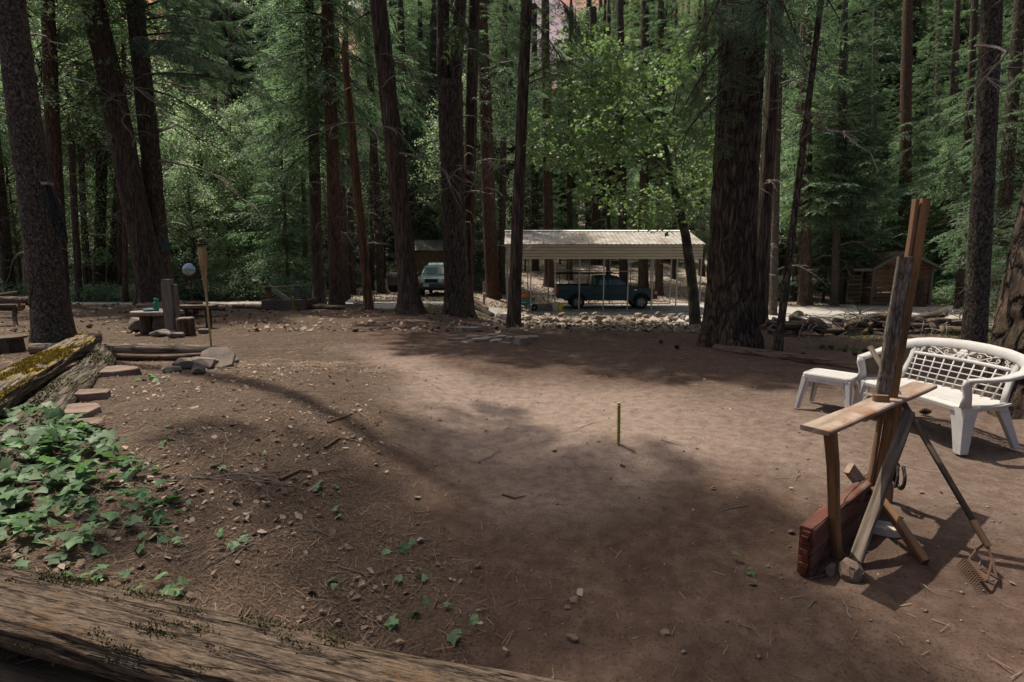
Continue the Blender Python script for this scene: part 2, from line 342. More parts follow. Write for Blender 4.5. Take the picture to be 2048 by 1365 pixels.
# vehicles, metal, plastic
pm('plastic', (.43, .42, .40), (.50, .49, .47), sc=5, bump=.06, rough=.5, lo=.3, hi=.7, c3=(.27, .25, .21), c3sc=6, c3lo=.56, c3hi=.82)
plain('galv', (.27, .26, .24), .45, .6)
pm('panel_cream', (.29, .26, .19), (.36, .325, .245), sc=2, st=(.4, 1, 4), bump=.03, rough=.5)
pm('roof_metal', (.26, .235, .2), (.40, .38, .35), sc=2.2, st=(1, 1.2, 1), bump=.15, rough=.55, lo=.42, hi=.58, c3=(.17, .13, .08), c3sc=.8, c3lo=.5, c3hi=.66)
plain('concrete', (.36, .345, .325), .9, bump=.2, sc=8)
plain('truck_teal', (.004, .042, .052), .35, 0, .3, .06)
plain('suv_teal', (.13, .235, .235), .38, .1, .45, .1)
plain('black_rubber', (.018, .018, .018), .85)
plain('black_metal', (.02, .02, .022), .5, .3)
plain('dark_trim', (.05, .052, .05), .6)
plain('chrome', (.55, .55, .54), .25, .9)
plain('glass', (.03, .05, .05), .08, 0, .8)
plain('glass_light', (.10, .15, .16), .06, 0, .9)
plain('amber', (.75, .16, .02), .3); plain('red_lens', (.4, .015, .012), .3); plain('lamp_glass', (.55, .55, .5), .2)
plain('plate', (.6, .57, .57), .5); plain('ink', (.12, .14, .3), .6); plain('white_paint', (.75, .75, .72), .5)
plain('yellow_paint', (.25, .215, .015), .5); plain('bucket_yellow', (.62, .45, .02), .4); plain('bucket_white', (.5, .54, .52), .4)
plain('barrow_teal', (.01, .16, .15), .4); plain('orange_paint', (.45, .14, .02), .5)
plain('bottle', (.01, .20, .15), .2, 0, .6); plain('cloth_blue', (.12, .16, .19), .9)
plain('door_grey', (.30, .32, .33), .6); plain('rust', (.09, .05, .03), .8, .3); plain('iron', (.06, .055, .05), .55, .6)
pm('shingle', (.06, .05, .035), (.20, .165, .12), sc=5, bump=.8, c3=(.115, .10, .035), c3sc=1.6, rand=.2)
pm('barn_brown', (.09, .05, .033), (.27, .165, .105), sc=3, st=(.6, 5, 5), bump=.5, rand=.25)
pm('shed_board', (.075, .048, .03), (.27, .185, .125), sc=3, st=(5, 5, .6), bump=.5, rand=.35)
pm('bamboo', (.30, .19, .085), (.50, .36, .19), sc=6, st=(3, 3, 1), bump=.2)
plain('moss_dark', (.055, .055, .014), .95, var=.4); plain('moss_yellow', (.26, .19, .022), .95, var=.35)
plain('mirror', (.36, .45, .46), .18, 1.0, .5, .05)
# leaves
leafmat('needles', (.062, .118, .082), (.19, .265, .175), .52, spec=.4)
leafmat('needles_light', (.075, .15, .10), (.20, .30, .19), .48, spec=.4)
leafmat('needles_cedar', (.062, .108, .06), (.19, .24, .13), .52, spec=.4)
leafmat('leaf_maple', (.07, .13, .055), (.18, .25, .13), .42, trc=(1.25, 1.4, .75), spec=.5)
leafmat('leaf_oak', (.095, .155, .09), (.32, .39, .28), .45, spec=.5)
leafmat('leaf_shrub', (.11, .175, .095), (.33, .39, .27), .42, spec=.5)
leafmat('ivy', (.055, .135, .06), (.24, .37, .18), .35, rough=.5, spec=.3)
leafmat('grass', (.05, .11, .03), (.12, .19, .07), .35)
pm('litter_leaf', (.13, .09, .062), (.34, .265, .205), sc=3, bump=0, rand=.5, rough=.8)
pm('litter_needle', (.085, .052, .034), (.24, .165, .115), sc=3, bump=0, rand=.55, rough=.8)
pm('pebble', (.10, .075, .06), (.27, .22, .185), sc=20, bump=.2, rand=.4)
pm('cone', (.035, .02, .014), (.11, .065, .04), sc=30, bump=.5)
# ================================================================== the ground
def steps(a, b, fine0, fine1, f, g):
    out = [fine0]; s = f
    while out[-1] < b:
        out.append(out[-1] + s)
        if out[-1] > fine1: s *= g
    lo = [fine0]; s = f
    while lo[-1] > a: s *= g; lo.append(lo[-1] - s)
    return np.array(sorted(set(lo[1:] + out)))
gy = steps(-14, 175, 1.0, 7.5, .045, 1.022); gx = steps(-130, 130, -5.5, 5.5, .055, 1.035)
XX, YY = np.meshgrid(gx, gy); ZZ = H(XX, YY)
n1, n0 = XX.shape
V = np.stack([XX.ravel(), YY.ravel(), ZZ.ravel()], 1)
ii = np.arange(n1 * n0).reshape(n1, n0)
F = np.stack([ii[:-1, :-1].ravel(), ii[:-1, 1:].ravel(), ii[1:, 1:].ravel(), ii[1:, :-1].ravel()], 1)
def road_mask(x, y):
    wob = 1.1 * (vn(x * .35, y * .35, 21) - .5)
    left = ss(2.1, 1.2, np.abs(y - 23.6 - .05 * (x + 10) + wob)) * ss(-1.0, -3.2, x)
    right = ss(20.5, 22, y + wob) * ss(33.2, 32, y + wob) * ss(6.5, 8.5, x)
    mid = ss(20.5, 22, y + wob) * ss(28, 26, y) * ss(-4.6, -3.2, x) * ss(-.2, -1, x)
    return np.clip(np.maximum(np.maximum(left, right), mid), 0, 1)
def bare_mask(x, y):                      # the trodden red-brown earth of the horseshoe lane
    wob = 1.5 * (vn(x * .8, y * .8, 31) - .5) + .6 * (vn(x * 2.6, y * 2.6, 32) - .5)
    edge = -.35 + .05 * y + wob * .5
    left = np.where(y < 7, -.55 + .32 * (y - 2.2) * -1 * (y > 2.2) * .55, -1.35 - (y - 7) * .55)
    return ss(-.5, .5, x - left + wob * .5) * ss(19, 17, y + wob) * ss(11.8, 9.6, y + wob * .7 - ss(1.5, -3, x) * 8)
def leaf_mask(x, y):                      # pale dry leaves beyond the lane
    wob = 3 * (vn(x * .3, y * .3, 41) - .5)
    return np.clip(ss(12.2, 14.2, y + wob * .3) * ss(-1.5, 1, x + wob * .3) * .8 + ss(24, 30, y + wob), 0, 1)
def sun_dust_mask(x, y):                      # dry pale strip of earth, with the lane's sunlit patch painted in
    wob = 2.2 * (vn(x * .6, y * .6, 36) - .5) + .9 * (vn(x * 2, y * 2, 37) - .5); c = np.where(x < 0, 5.8 - x * .8, 5.8 - x * .25)
    return ss(2.6, .8, np.abs(y - c + wob * .7)) * .95 * (.35 + .65 * ss(3.6, 1.0, x + wob * .5))
gm = mesh('ground', V, F, [], smooth=True)
for nm, fn in (('road', road_mask), ('bare', bare_mask), ('leafy', leaf_mask), ('sun_dust', sun_dust_mask)):
    at = gm.attributes.new(nm, 'FLOAT', 'POINT'); at.data.foreach_set('value', fn(XX, YY).ravel().astype(np.float32))
def ground_mat():
    m = bpy.data.materials.new('earth'); m.use_nodes = True; N, L = m.node_tree.nodes, m.node_tree.links; bs = N['Principled BSDF']
    bs.inputs['Roughness'].default_value = .95; bs.inputs['Specular IOR Level'].default_value = .15
    ge = N.new('ShaderNodeNewGeometry')
    def noise(sc, det=8, ro=.65):
        n = N.new('ShaderNodeTexNoise'); n.inputs['Scale'].default_value = sc; n.inputs['Detail'].default_value = det; n.inputs['Roughness'].default_value = ro
        L.new(ge.outputs['Position'], n.inputs['Vector']); return n.outputs['Fac']
    def ramp(f, cs):
        r = N.new('ShaderNodeValToRGB'); e = r.color_ramp.elements
        e[0].position, e[0].color = cs[0][0], (*cs[0][1], 1); e[1].position, e[1].color = cs[-1][0], (*cs[-1][1], 1)
        for p, c in cs[1:-1]: k = e.new(p); k.color = (*c, 1)
        L.new(f, r.inputs[0]); return r.outputs[0]
    def mix(f, a, b):
        x = N.new('ShaderNodeMix'); x.data_type = 'RGBA'; L.new(f, x.inputs[0]); L.new(a, x.inputs[6]); L.new(b, x.inputs[7]); return x.outputs[2]
    def attr(nm): a = N.new('ShaderNodeAttribute'); a.attribute_name = nm; return a.outputs['Fac']
    grain, mid, big = noise(70, 4), noise(9, 8), noise(1.1, 6)
    duff = ramp(grain, ((.3, (.045, .03, .021)), (.5, (.125, .087, .062)), (.62, (.20, .145, .105)), (.75, (.33, .26, .2))))
    bare = ramp(mid, ((.32, (.105, .07, .053)), (.52, (.148, .103, .08)), (.7, (.20, .148, .119))))
    bare2 = ramp(big, ((.35, (.82, .76, .72)), (.65, (1.1, 1.06, 1.02))))
    mu = N.new('ShaderNodeMix'); mu.data_type = 'RGBA'; mu.blend_type = 'MULTIPLY'; mu.inputs[0].default_value = 1; L.new(bare, mu.inputs[6]); L.new(bare2, mu.inputs[7])
    speck = ramp(grain, ((.33, (.45, .42, .4)), (.45, (1, 1, 1)), (.66, (1, 1, 1)), (.74, (1.45, 1.42, 1.4))))
    mu2 = N.new('ShaderNodeMix'); mu2.data_type = 'RGBA'; mu2.blend_type = 'MULTIPLY'; mu2.inputs[0].default_value = 1; L.new(mu.outputs[2], mu2.inputs[6]); L.new(speck, mu2.inputs[7])
    dusty = ramp(mid, ((.32, (.25, .18, .14)), (.52, (.36, .275, .224)), (.7, (.44, .35, .29))))  # dry earth lightened further to carry the painted patch of sun
    md = N.new('ShaderNodeMix'); md.data_type = 'RGBA'; md.blend_type = 'MULTIPLY'; md.inputs[0].default_value = 1; L.new(dusty, md.inputs[6]); L.new(speck, md.inputs[7])
    bare_all = mix(attr('sun_dust'), mu2.outputs[2], md.outputs[2])
    vo = N.new('ShaderNodeTexVoronoi'); vo.inputs['Scale'].default_value = 14; L.new(ge.outputs['Position'], vo.inputs['Vector'])
    sep = N.new('ShaderNodeSeparateColor'); L.new(vo.outputs['Color'], sep.inputs[0])
    leafy = ramp(sep.outputs[0], ((.05, (.10, .072, .05)), (.35, (.24, .185, .145)), (.65, (.36, .30, .245)), (.95, (.50, .435, .37))))
    road = ramp(noise(26, 6), ((.3, (.21, .19, .165)), (.5, (.37, .345, .31)), (.7, (.52, .495, .46))))
    c0 = mix(attr('bare'), duff, bare_all); vsc = N.new('ShaderNodeVectorMath'); vsc.operation = 'SCALE'; vsc.inputs['Scale'].default_value = .66; L.new(c0, vsc.inputs[0]); c = vsc.outputs[0]; c = mix(attr('leafy'), c, leafy); c = mix(attr('road'), c, road)
    L.new(c, bs.inputs['Base Color'])
    b1 = N.new('ShaderNodeBump'); b1.inputs['Strength'].default_value = .55; b1.inputs['Distance'].default_value = .02; L.new(grain, b1.inputs['Height'])
    b2 = N.new('ShaderNodeBump'); b2.inputs['Strength'].default_value = .5; b2.inputs['Distance'].default_value = .06; L.new(mid, b2.inputs['Height']); L.new(b1.outputs[0], b2.inputs['Normal'])
    L.new(b2.outputs[0], bs.inputs['Normal']); M['earth'] = m
ground_mat(); gm.materials.append(M['earth'])
go = put('ground', gm); tag(go, 'trodden red brown earth with needle litter, gravel track and forest floor', None, kind='structure')
# added backdrop slope: blown-out sky between the crowns, put into its colour
pm('gap_sky', (.42, .13, .075), (.66, .235, .14), sc=.03, bump=0, coord='Object', c3=(.36, .28, .32), c3sc=.006, c3lo=.5, c3hi=.62)
hv, hf = [], []
hx = np.linspace(-420, 420, 60); hy = np.linspace(170, 330, 14)
for j, y in enumerate(hy):
    for x in hx:
        t = j / 13; hv.append((x, y, 4 + 170 * t ** .9 + 22 * (float(vn(x * .012, t * 3, 51)) - .5) * t + 10 * (float(vn(x * .05, t * 7, 52)) - .5)))
nx = len(hx)
hf = [(j * nx + i, j * nx + i + 1, (j + 1) * nx + i + 1, (j + 1) * nx + i) for j in range(13) for i in range(nx - 1)]
ho = put('sky_backdrop', mesh('sky_backdrop', hv, hf, 'gap_sky', smooth=True)); tag(ho, 'added backdrop slope in the orange and lavender of the sky gaps', None, kind='structure')

# ================================================================== foliage generators
def spray(seed, ntw=30, nn=9, nl=.055, nw=.016, droop=.22, wide=.42, flat=.5):
    """unit-length conifer branch along +X: bare axis, side twigs in a flat fan, each twig fringed with needle clusters"""
    rg = np.random.RandomState(seed)
    s = np.sort(.12 + .88 * rg.rand(ntw)) ; side = np.where(np.arange(ntw) % 2, 1., -1.)
    ax = np.stack([s, .03 * np.sin(s * 7 + seed), .05 * s - droop * s * s], 1)
    l = (wide * (1 - s) ** .75 + .08) * (.65 + .6 * rg.rand(ntw))
    ang = R(38) + R(30) * rg.rand(ntw)
    td = np.stack([np.cos(ang), side * np.sin(ang), -.10 - .35 * rg.rand(ntw)], 1); td /= np.linalg.norm(td, axis=1)[:, None]
    q = (np.arange(nn) + .6) / nn
    base = ax[:, None, :] + td[:, None, :] * (l[:, None, None] * q[None, :, None]); base[:, :, 2] -= .25 * (l[:, None] * q[None, :]) ** 2 * 2
    base = base.reshape(-1, 3); n = len(base)
    tdr = np.repeat(td, nn, 0); sgn = np.where(np.arange(n) % 2, 1., -1.)
    perp = np.cross(tdr, [0, 0, 1.]); perp /= np.linalg.norm(perp, axis=1)[:, None]
    d = tdr * (.7 + .3 * rg.rand(n, 1)) + perp * (sgn * (.35 + .5 * rg.rand(n)))[:, None] + np.stack([np.zeros(n), np.zeros(n), rg.normal(-.08, .35, n)], 1)
    d /= np.linalg.norm(d, axis=1)[:, None]
    w = np.cross(d, rg.normal(size=(n, 3)) * flat + [0, 0, 1.]); w /= np.linalg.norm(w, axis=1)[:, None]
    nlv = (nl * (.7 + .8 * rg.rand(n)))[:, None]
    A = base - w * nw * .5; B = base + w * nw * .5; C = base + d * nlv
    Vn = np.stack([A, B, C], 1).reshape(-1, 3); Fn = np.arange(n * 3).reshape(-1, 3)
    # axis and twigs as thin three-sided rods (wood)
    av = np.stack([np.linspace(0, 1, 7)] * 3, 1); av[:, 1] = .03 * np.sin(av[:, 0] * 7 + seed); av[:, 2] = .05 * av[:, 0] - droop * av[:, 0] ** 2
    rr = np.linspace(.011, .002, 7)[:, None]
    ring = np.stack([av + rr * np.array([0, math.cos(a), math.sin(a)]) for a in (0, 2.1, 4.2)], 1).reshape(-1, 3)
    Fw = [(i * 3 + k, i * 3 + (k + 1) % 3, (i + 1) * 3 + (k + 1) % 3) for i in range(6) for k in range(3)] + [(i * 3 + k, (i + 1) * 3 + (k + 1) % 3, (i + 1) * 3 + k) for i in range(6) for k in range(3)]
    e = ax + td * l[:, None] * .9; e[:, 2] -= .25 * l ** 2 * 1.6
    tw = np.stack([ax + [0, 0, .003], ax - [0, 0, .003], e], 1).reshape(-1, 3)
    Vw = np.concatenate([ring, tw]); Fw = np.concatenate([np.array(Fw), np.arange(ntw * 3).reshape(-1, 3) + len(ring)])
    return Vn, Fn, Vw, Fw
def euler_m(az, pitch, roll=0):
    ca, sa, cb, sb, cr, sr = math.cos(az), math.sin(az), math.cos(pitch), math.sin(pitch), math.cos(roll), math.sin(roll)
    Rz = np.array([[ca, -sa, 0], [sa, ca, 0], [0, 0, 1]]); Ry = np.array([[cb, 0, -sb], [0, 1, 0], [sb, 0, cb]]); Rx = np.array([[1, 0, 0], [0, cr, -sr], [0, sr, cr]])
    return Rz @ Ry @ Rx
def crown_mesh(name, seed, z0, z1, rad, nb, leaf, sprays, bark='bark_fir', p0=-18, p1=25, shape=.8, gap=.0, lean=(0, 0)):
    rg = np.random.RandomState(seed); VN, FN, VW, FW = [], [], [], []; on = ow = 0
    for k in range(nb):
        t = (k + rg.rand()) / nb
        if rg.rand() < gap: continue
        z = z0 + (z1 - z0) * t; L = rad * max(.1, (1 - t) ** shape) * (.65 + .6 * rg.rand()) * min(1, .55 + t * 4)
        m = euler_m(k * 2.39996 + rg.normal(0, .5), R(p0 + (p1 - p0) * t + rg.normal(0, 7)), rg.normal(0, .25)) * L
        vn_, fn_, vw_, fw_ = sprays[rg.randint(len(sprays))]
        o = np.array([lean[0] * z, lean[1] * z, z])
        a = vn_ @ m.T + o; b = vw_ @ m.T + o
        VN.append(a); FN.append(fn_ + on); on += len(a); VW.append(b); FW.append(fw_ + ow); ow += len(b)
    VN = np.concatenate(VN); FN = np.concatenate(FN); VW = np.concatenate(VW); FW = np.concatenate(FW) + on
    mi = np.concatenate([np.zeros(len(FN)), np.ones(len(FW))])
    return mesh(name, np.concatenate([VN, VW]), np.concatenate([FN, FW]), [leaf, bark], mi)
SP = [spray(k) for k in range(5)]
SPF = [spray(20 + k, 34, 11, .05, .012, .3) for k in range(4)]          # fine, for near branches
SPC = [spray(40 + k, 26, 10, .075, .022, .55, .34, .9) for k in range(4)]  # cedar: hanging
SPD = [spray(80 + k, 52, 12, .06, .022, .2, .5, .6) for k in range(3)]   # heavy boughs
SPT = [spray(60 + k, 34, 10, .05, .017, .12, .5, .25) for k in range(4)]  # flat tiers of young firs
CR = {
 'tallA': crown_mesh('crown', 1, 0, 14, 3.3, 110, 'needles', SP, p0=-22),
 'tallB': crown_mesh('crown', 2, 0, 13, 2.8, 90, 'needles', SP, p0=-28, gap=.15),
 'cedarA': crown_mesh('crown', 3, 0, 13, 2.7, 120, 'needles_cedar', SPC, 'bark_cedar', p0=-30),
 'fullA': crown_mesh('crown', 4, 2.6, 17, 3.0, 170, 'needles', SP, p0=-25),
 'fullB': crown_mesh('crown', 5, 3.6, 19, 3.2, 170, 'needles', SPT, p0=-20),
 'fullC': crown_mesh('crown', 6, 2.0, 15, 2.7, 160, 'needles_cedar', SPC, 'bark_cedar', p0=-28),
 'youngA': crown_mesh('crown', 7, .8, 9, 2.3, 110, 'needles_light', SPT, p0=-12, p1=30),
 'youngB': crown_mesh('crown', 8, .5, 6, 1.7, 90, 'needles_light', SPT, p0=-8, p1=30),
 'clumpy': crown_mesh('crown', 23, 0, 14, 3.9, 46, 'needles', SPD, p0=-20, shape=.55),
 'sparse': crown_mesh('crown', 21, 0, 14, 4.2, 105, 'needles', SP, p0=-22, shape=.6),
 'highS': crown_mesh('crown', 22, 9, 23, 3.3, 80, 'needles', SP, p0=-25),
 'highA': crown_mesh('crown', 9, 7, 22, 3.4, 150, 'needles', SP, p0=-25),
 'highB': crown_mesh('crown', 10, 8, 20, 3.0, 130, 'needles_cedar', SPC, 'bark_cedar', p0=-30),
}
def leaves(name, centers, radii, per, size, leaf, seed, droop=.3, lobed=True, mats2=None, woodv=None):
    """broad leaves spread through a set of clumps"""
    rg = np.random.RandomState(seed); C = np.repeat(np.asarray(centers, float), per, 0); n = len(C)
    rr = np.repeat(np.asarray(radii, float), per)[:, None]
    d = rg.normal(size=(n, 3)); d /= np.linalg.norm(d, axis=1)[:, None]; o = C + d * rr * (rg.rand(n, 1) ** .5) * [1, 1, .7]
    az = rg.rand(n) * 6.283; f = np.stack([np.cos(az), np.sin(az), -droop - .5 * rg.rand(n)], 1); f /= np.linalg.norm(f, axis=1)[:, None]
    up = rg.normal(size=(n, 3)) * .45 + [0, 0, 1.]; w = np.cross(f, up); w /= np.linalg.norm(w, axis=1)[:, None]; u = np.cross(w, f)
    s = size * (.6 + .7 * rg.rand(n, 1))
    if lobed:
        pr = [(0, 0), (.25, .42), (.55, .5), (.6, .22), (1, 0), (.6, -.22), (.55, -.5), (.25, -.42)]
        Fq = [(0, 1, 3), (1, 2, 3), (0, 3, 4), (0, 4, 5), (0, 5, 7), (5, 6, 7)]
    else:
        pr = [(0, 0), (.45, .3), (1, 0), (.45, -.3)]; Fq = [(0, 1, 2), (0, 2, 3)]
    Vs = np.stack([o + f * s * a + w * s * b + u * s * (abs(b) * .25) for a, b in pr], 1).reshape(-1, 3)
    Fs = (np.arange(n)[:, None, None] * len(pr) + np.array(Fq)[None]).reshape(-1, 3)
    return Vs, Fs
def broad_mesh(name, seed, hgt, rad, z0, nclump, per, size, leaf, lobed=False, bark='bark_maple'):
    rg = np.random.RandomState(seed); cs, rs, wood = [], [], []
    for k in range(nclump):
        t = rg.rand(); z = z0 + (hgt - z0) * t; r = rad * math.sin(math.pi * min(.97, .18 + .8 * t)) * rg.rand() ** .45; a = rg.rand() * 6.283
        c = (r * math.cos(a), r * math.sin(a), z); cs.append(c); rs.append(.35 + .45 * rg.rand())
        if k % 2 == 0:
            b = (0, 0, max(z0 * .6, z - r * .7)); mid = tuple((b[i] + c[i]) / 2 + rg.normal(0, .12) for i in range(3))
            wood.append(g_tube([b, mid, c], [.028, .018, .006], 4, False))
    Vl, Fl = leaves(name, cs, rs, per, size, leaf, seed + 1, lobed=lobed)
    Vw, Fw = join(*wood); Fw = np.array(Fw); Fw = np.concatenate([Fw[:, [0, 1, 2]], Fw[:, [0, 2, 3]]]) + len(Vl)
    return mesh(name, np.concatenate([Vl, np.array(Vw)]), np.concatenate([Fl, Fw]), [leaf, bark], np.concatenate([np.zeros(len(Fl)), np.ones(len(Fw))]))
CR['oakA'] = broad_mesh('crown', 11, 9, 2.6, 2.2, 130, 60, .13, 'leaf_oak')
CR['oakB'] = broad_mesh('crown', 12, 12, 3.0, 3.5, 150, 60, .14, 'leaf_oak')
CR['shrubA'] = broad_mesh('foliage', 13, 1.5, 1.1, .15, 45, 60, .085, 'leaf_shrub')
CR['shrubB'] = broad_mesh('foliage', 14, 1.0, 1.2, .1, 40, 60, .08, 'leaf_shrub')
CR['shrubC'] = broad_mesh('foliage', 15, .55, 1.0, .04, 40, 50, .085, 'leaf_oak')
# ================================================================== trunks
BK = {'fir': ('bark_fir', 18, 2.2, .15), 'cedar': ('bark_cedar', 22, .42, .14), 'grey': ('bark_grey', 22, 5., .09), 'red': ('bark_red', 20, 1.2, .05),
      'big': ('bark_big', 26, 2.0, .13), 'moss': ('bark_moss', 18, 1.5, .16), 'snag': ('snag', 12, .35, .10), 'maple': ('bark_maple', 12, 2., .07)}
def trunk_mesh(path, kind, sides=36, step=.12, flare=.5, fl_h=.45, seed=0, lobes=5, top_cut=False):
    """path: list of (x,y,z,r) from the base up; furrowed and flared at the foot"""
    mat, K, MV, A = BK[kind]
    pts = np.array(path, float); seg = np.linalg.norm(np.diff(pts[:, :3], axis=0), axis=1); cum = np.concatenate([[0], np.cumsum(seg)])
    ts = [0.0]
    while ts[-1] < cum[-1]: ts.append(ts[-1] + step * (1 if ts[-1] < 9 else 5))
    ts = np.array(ts); ts[-1] = cum[-1]; pv = np.stack([np.interp(ts, cum, pts[:, k]) for k in range(4)], 1)
    th = np.arange(sides) * 2 * math.pi / sides
    U, T = np.meshgrid(np.arange(sides) * K / sides, ts)
    f1 = np.abs(2 * vn(U, T * MV + 1.7 * vn(U * .5, T * MV * .5, seed + 3, per=max(1, K // 2)), seed, per=K) - 1)
    f2 = np.abs(2 * vn(U * 2, T * MV * 2.3, seed + 1, per=K * 2) - 1)
    d = np.minimum(1, f1 * 2.2) * .75 + np.minimum(1, f2 * 2) * .25
    lob = np.cos(lobes * th + seed)[None, :] * .35 + np.cos((lobes - 2) * th + seed * 2)[None, :] * .25
    fl = flare * np.exp(-ts / fl_h)[:, None] * (1 + lob * 1.1)
    rr = pv[:, 3][:, None] * (1 + fl + A * (d - .7) + .05 * (vn(U * .25, T * .7, seed + 7, per=max(1, K // 4)) - .5))
    Vx = pv[:, 0][:, None] + rr * np.cos(th); Vy = pv[:, 1][:, None] + rr * np.sin(th); Vz = np.repeat(pv[:, 2][:, None], sides, 1)
    Vv = np.stack([Vx, Vy, Vz], 2).reshape(-1, 3); n = len(ts); ii = np.arange(n * sides).reshape(n, sides); jj = np.roll(ii, -1, 1)
    Ff = np.stack([ii[:-1].ravel(), jj[:-1].ravel(), jj[1:].ravel(), ii[1:].ravel()], 1)
    return mesh('trunk', Vv, Ff, mat, smooth=True)
def dead_branch_mesh(seed):
    rg = np.random.RandomState(seed); gs = []
    n = 9; dr = .25 + .5 * rg.rand(); main = [Vector((i / (n - 1), .10 * math.sin(i * .9 + seed), .16 * math.sin(i / (n - 1) * 2.2) - dr * (i / (n - 1)) ** 2 + rg.normal(0, .012))) for i in range(n)]
    gs.append(g_tube(main, list(np.linspace(.014, .003, n)), 4, False))
    for k in range(9):
        i = rg.randint(1, n - 1); b = main[i]; l = .12 + .3 * rg.rand(); a = rg.choice([-1, 1]) * (.5 + rg.rand() * .7)
        d = Vector((math.cos(a), math.sin(a), -.5 * rg.rand()))
        gs.append(g_tube([b, b + d * l * .5 + Vector((0, 0, .02)), b + d * l + Vector((0, 0, -.1 * l))], [.006, .004, .0015], 3, False))
    return mesh('branch', *join(*gs), 'dead_twig')
DB = [dead_branch_mesh(k) for k in range(6)]
FARSRC = {}
def tree(name, label, base, d, top, w0, w1, kind, height, crown=None, crown_z=None, crown_s=1., nbr=0, br=(2.5, 8), flare=.45, fl_h=.4, group=None, seed=0, sides=36, step=.12, cat='tree', brl=1.5, bend=None):
    """base / top: image columns of the trunk foot and of the trunk where it leaves the top of the picture; w0, w1 its widths there in pixels"""
    bx = P(base, 600, d).x; b = Vector((bx, d, h(bx, d) - .06))
    tp = P(top, 0, d); ax = (tp - b); lean = Vector((ax.x / ax.z, ax.y / ax.z, 0))
    r0 = w0 / FPX * d / 2; r1 = w1 / FPX * d / 2; zt = ax.z
    t = thing(name, label, cat, b, group)
    rg = np.random.RandomState(seed + 100); path = []
    for z in np.linspace(0, height, 14):
        r = r0 + (r1 - r0) * z / zt if z < zt else r1 * max(.06, 1 - (z - zt) / (height - zt + .01) * .94)
        wob = .05 * r0 * math.sin(z * .7 + seed)
        bx_, by_ = (bend[0] * float(ss(8, 22, z)), bend[1] * float(ss(8, 22, z))) if bend else (0, 0)
        path.append((lean.x * z + wob + bx_, lean.y * z + by_, z, r))
    put('trunk', trunk_mesh(path, kind, sides, step, flare, fl_h, seed), t)
    if crown:
        cz = crown_z if crown_z is not None else 0
        o = put('crown', CR[crown], t, (lean.x * cz + (bend[0] if bend else 0), lean.y * cz + (bend[1] if bend else 0), cz), (0, 0, seed * 1.3), crown_s)
    for k in range(nbr):
        z = br[0] + (br[1] - br[0]) * rg.rand(); az = rg.rand() * 6.283; s = brl * (.6 + .8 * rg.rand())
        rr = r0 * .7
        put('branch', DB[rg.randint(6)], t, (lean.x * z + rr * math.cos(az), lean.y * z + rr * math.sin(az), z), (0, rg.normal(0, .3), az), s)
    return t
# ================================================================== the trees one can tell apart
T1 = tree('conifer_tree', 'grey mottled trunk at the left edge with black cables coiled on it', 98, 11.1, 20, 62, 46, 'grey', 30, 'clumpy', 23, .5, 5, (4, 7), seed=1, flare=.25, bend=(2.0, -.4))  # bend and crown, out of view, are shaped to drop shade on the lane
T2 = tree('cedar_tree', 'thick leaning cedar with fluted foot beside the dark straight trunk on the left', 312, 21.5, 185, 47, 38, 'cedar', 27, 'cedarA', 12, 1.2, 14, (5, 13), flare=.7, fl_h=.9, seed=2, brl=2.6)
T3 = tree('fir_tree', 'straight dark fir trunk touching the leaning cedar on the left', 328, 22.3, 270, 37, 29, 'fir', 28, 'tallA', 13, 1.1, 16, (5, 14), seed=3, brl=2.8)
T5 = tree('cedar_tree', 'leaning fibrous brown cedar trunk in front of the parked green car', 822, 16.6, 757, 40, 31, 'cedar', 30, 'clumpy', 14, 1.15, 12, (3, 10), flare=.75, fl_h=.35, seed=5, brl=1.9)
T7 = tree('cedar_tree', 'slim reddish trunk growing tight behind the forked fir', 932, 17.9, 948, 25, 21, 'cedar', 28, 'cedarA', 20, .7, 8, (3, 11), seed=7, brl=1.6)
T8 = tree('cedar_tree', 'slender brown cedar trunk at the left corner of the carport', 1027, 14.0, 1053, 25, 20, 'cedar', 25, 'tallB', 10.5, 1.25, 8, (5, 10), flare=.35, seed=8, brl=1.7)
T9 = tree('fir_tree', 'massive dark furrowed fir trunk right of the carport', 1464, 10.3, 1487, 90, 78, 'big', 32, 'tallA', 17, 1.1, 10, (4, 9), flare=.45, fl_h=.6, seed=9, sides=72, step=.07, brl=1.7)
T9b = tree('cedar_tree', 'narrow pale trunk half hidden behind the massive fir', 1522, 13.6, 1552, 27, 22, 'cedar', 22, 'tallB', 13, .9, 8, (3, 9), seed=10, brl=1.4)
T10 = tree('fir_tree', 'thin leaning dark trunk just right of the massive fir', 1563, 9.7, 1642, 14, 10, 'fir', 13, 'youngB', 8, .8, 10, (3, 7), seed=11, brl=1.2, sides=20)
T11 = tree('pine_tree', 'dark flaky trunk behind the white bench', 1962, 10.0, 1985, 39, 31, 'grey', 24, 'tallB', 14, 1., 3, (4, 8), seed=12, flare=.2)
T12 = tree('pine_tree', 'huge mossy trunk with orange bark patches at the right edge', 2072, 5.7, 2200, 128, 112, 'moss', 30, 'tallB', 18, 1.1, 0, seed=13, sides=72, step=.06, flare=.3, fl_h=.5)
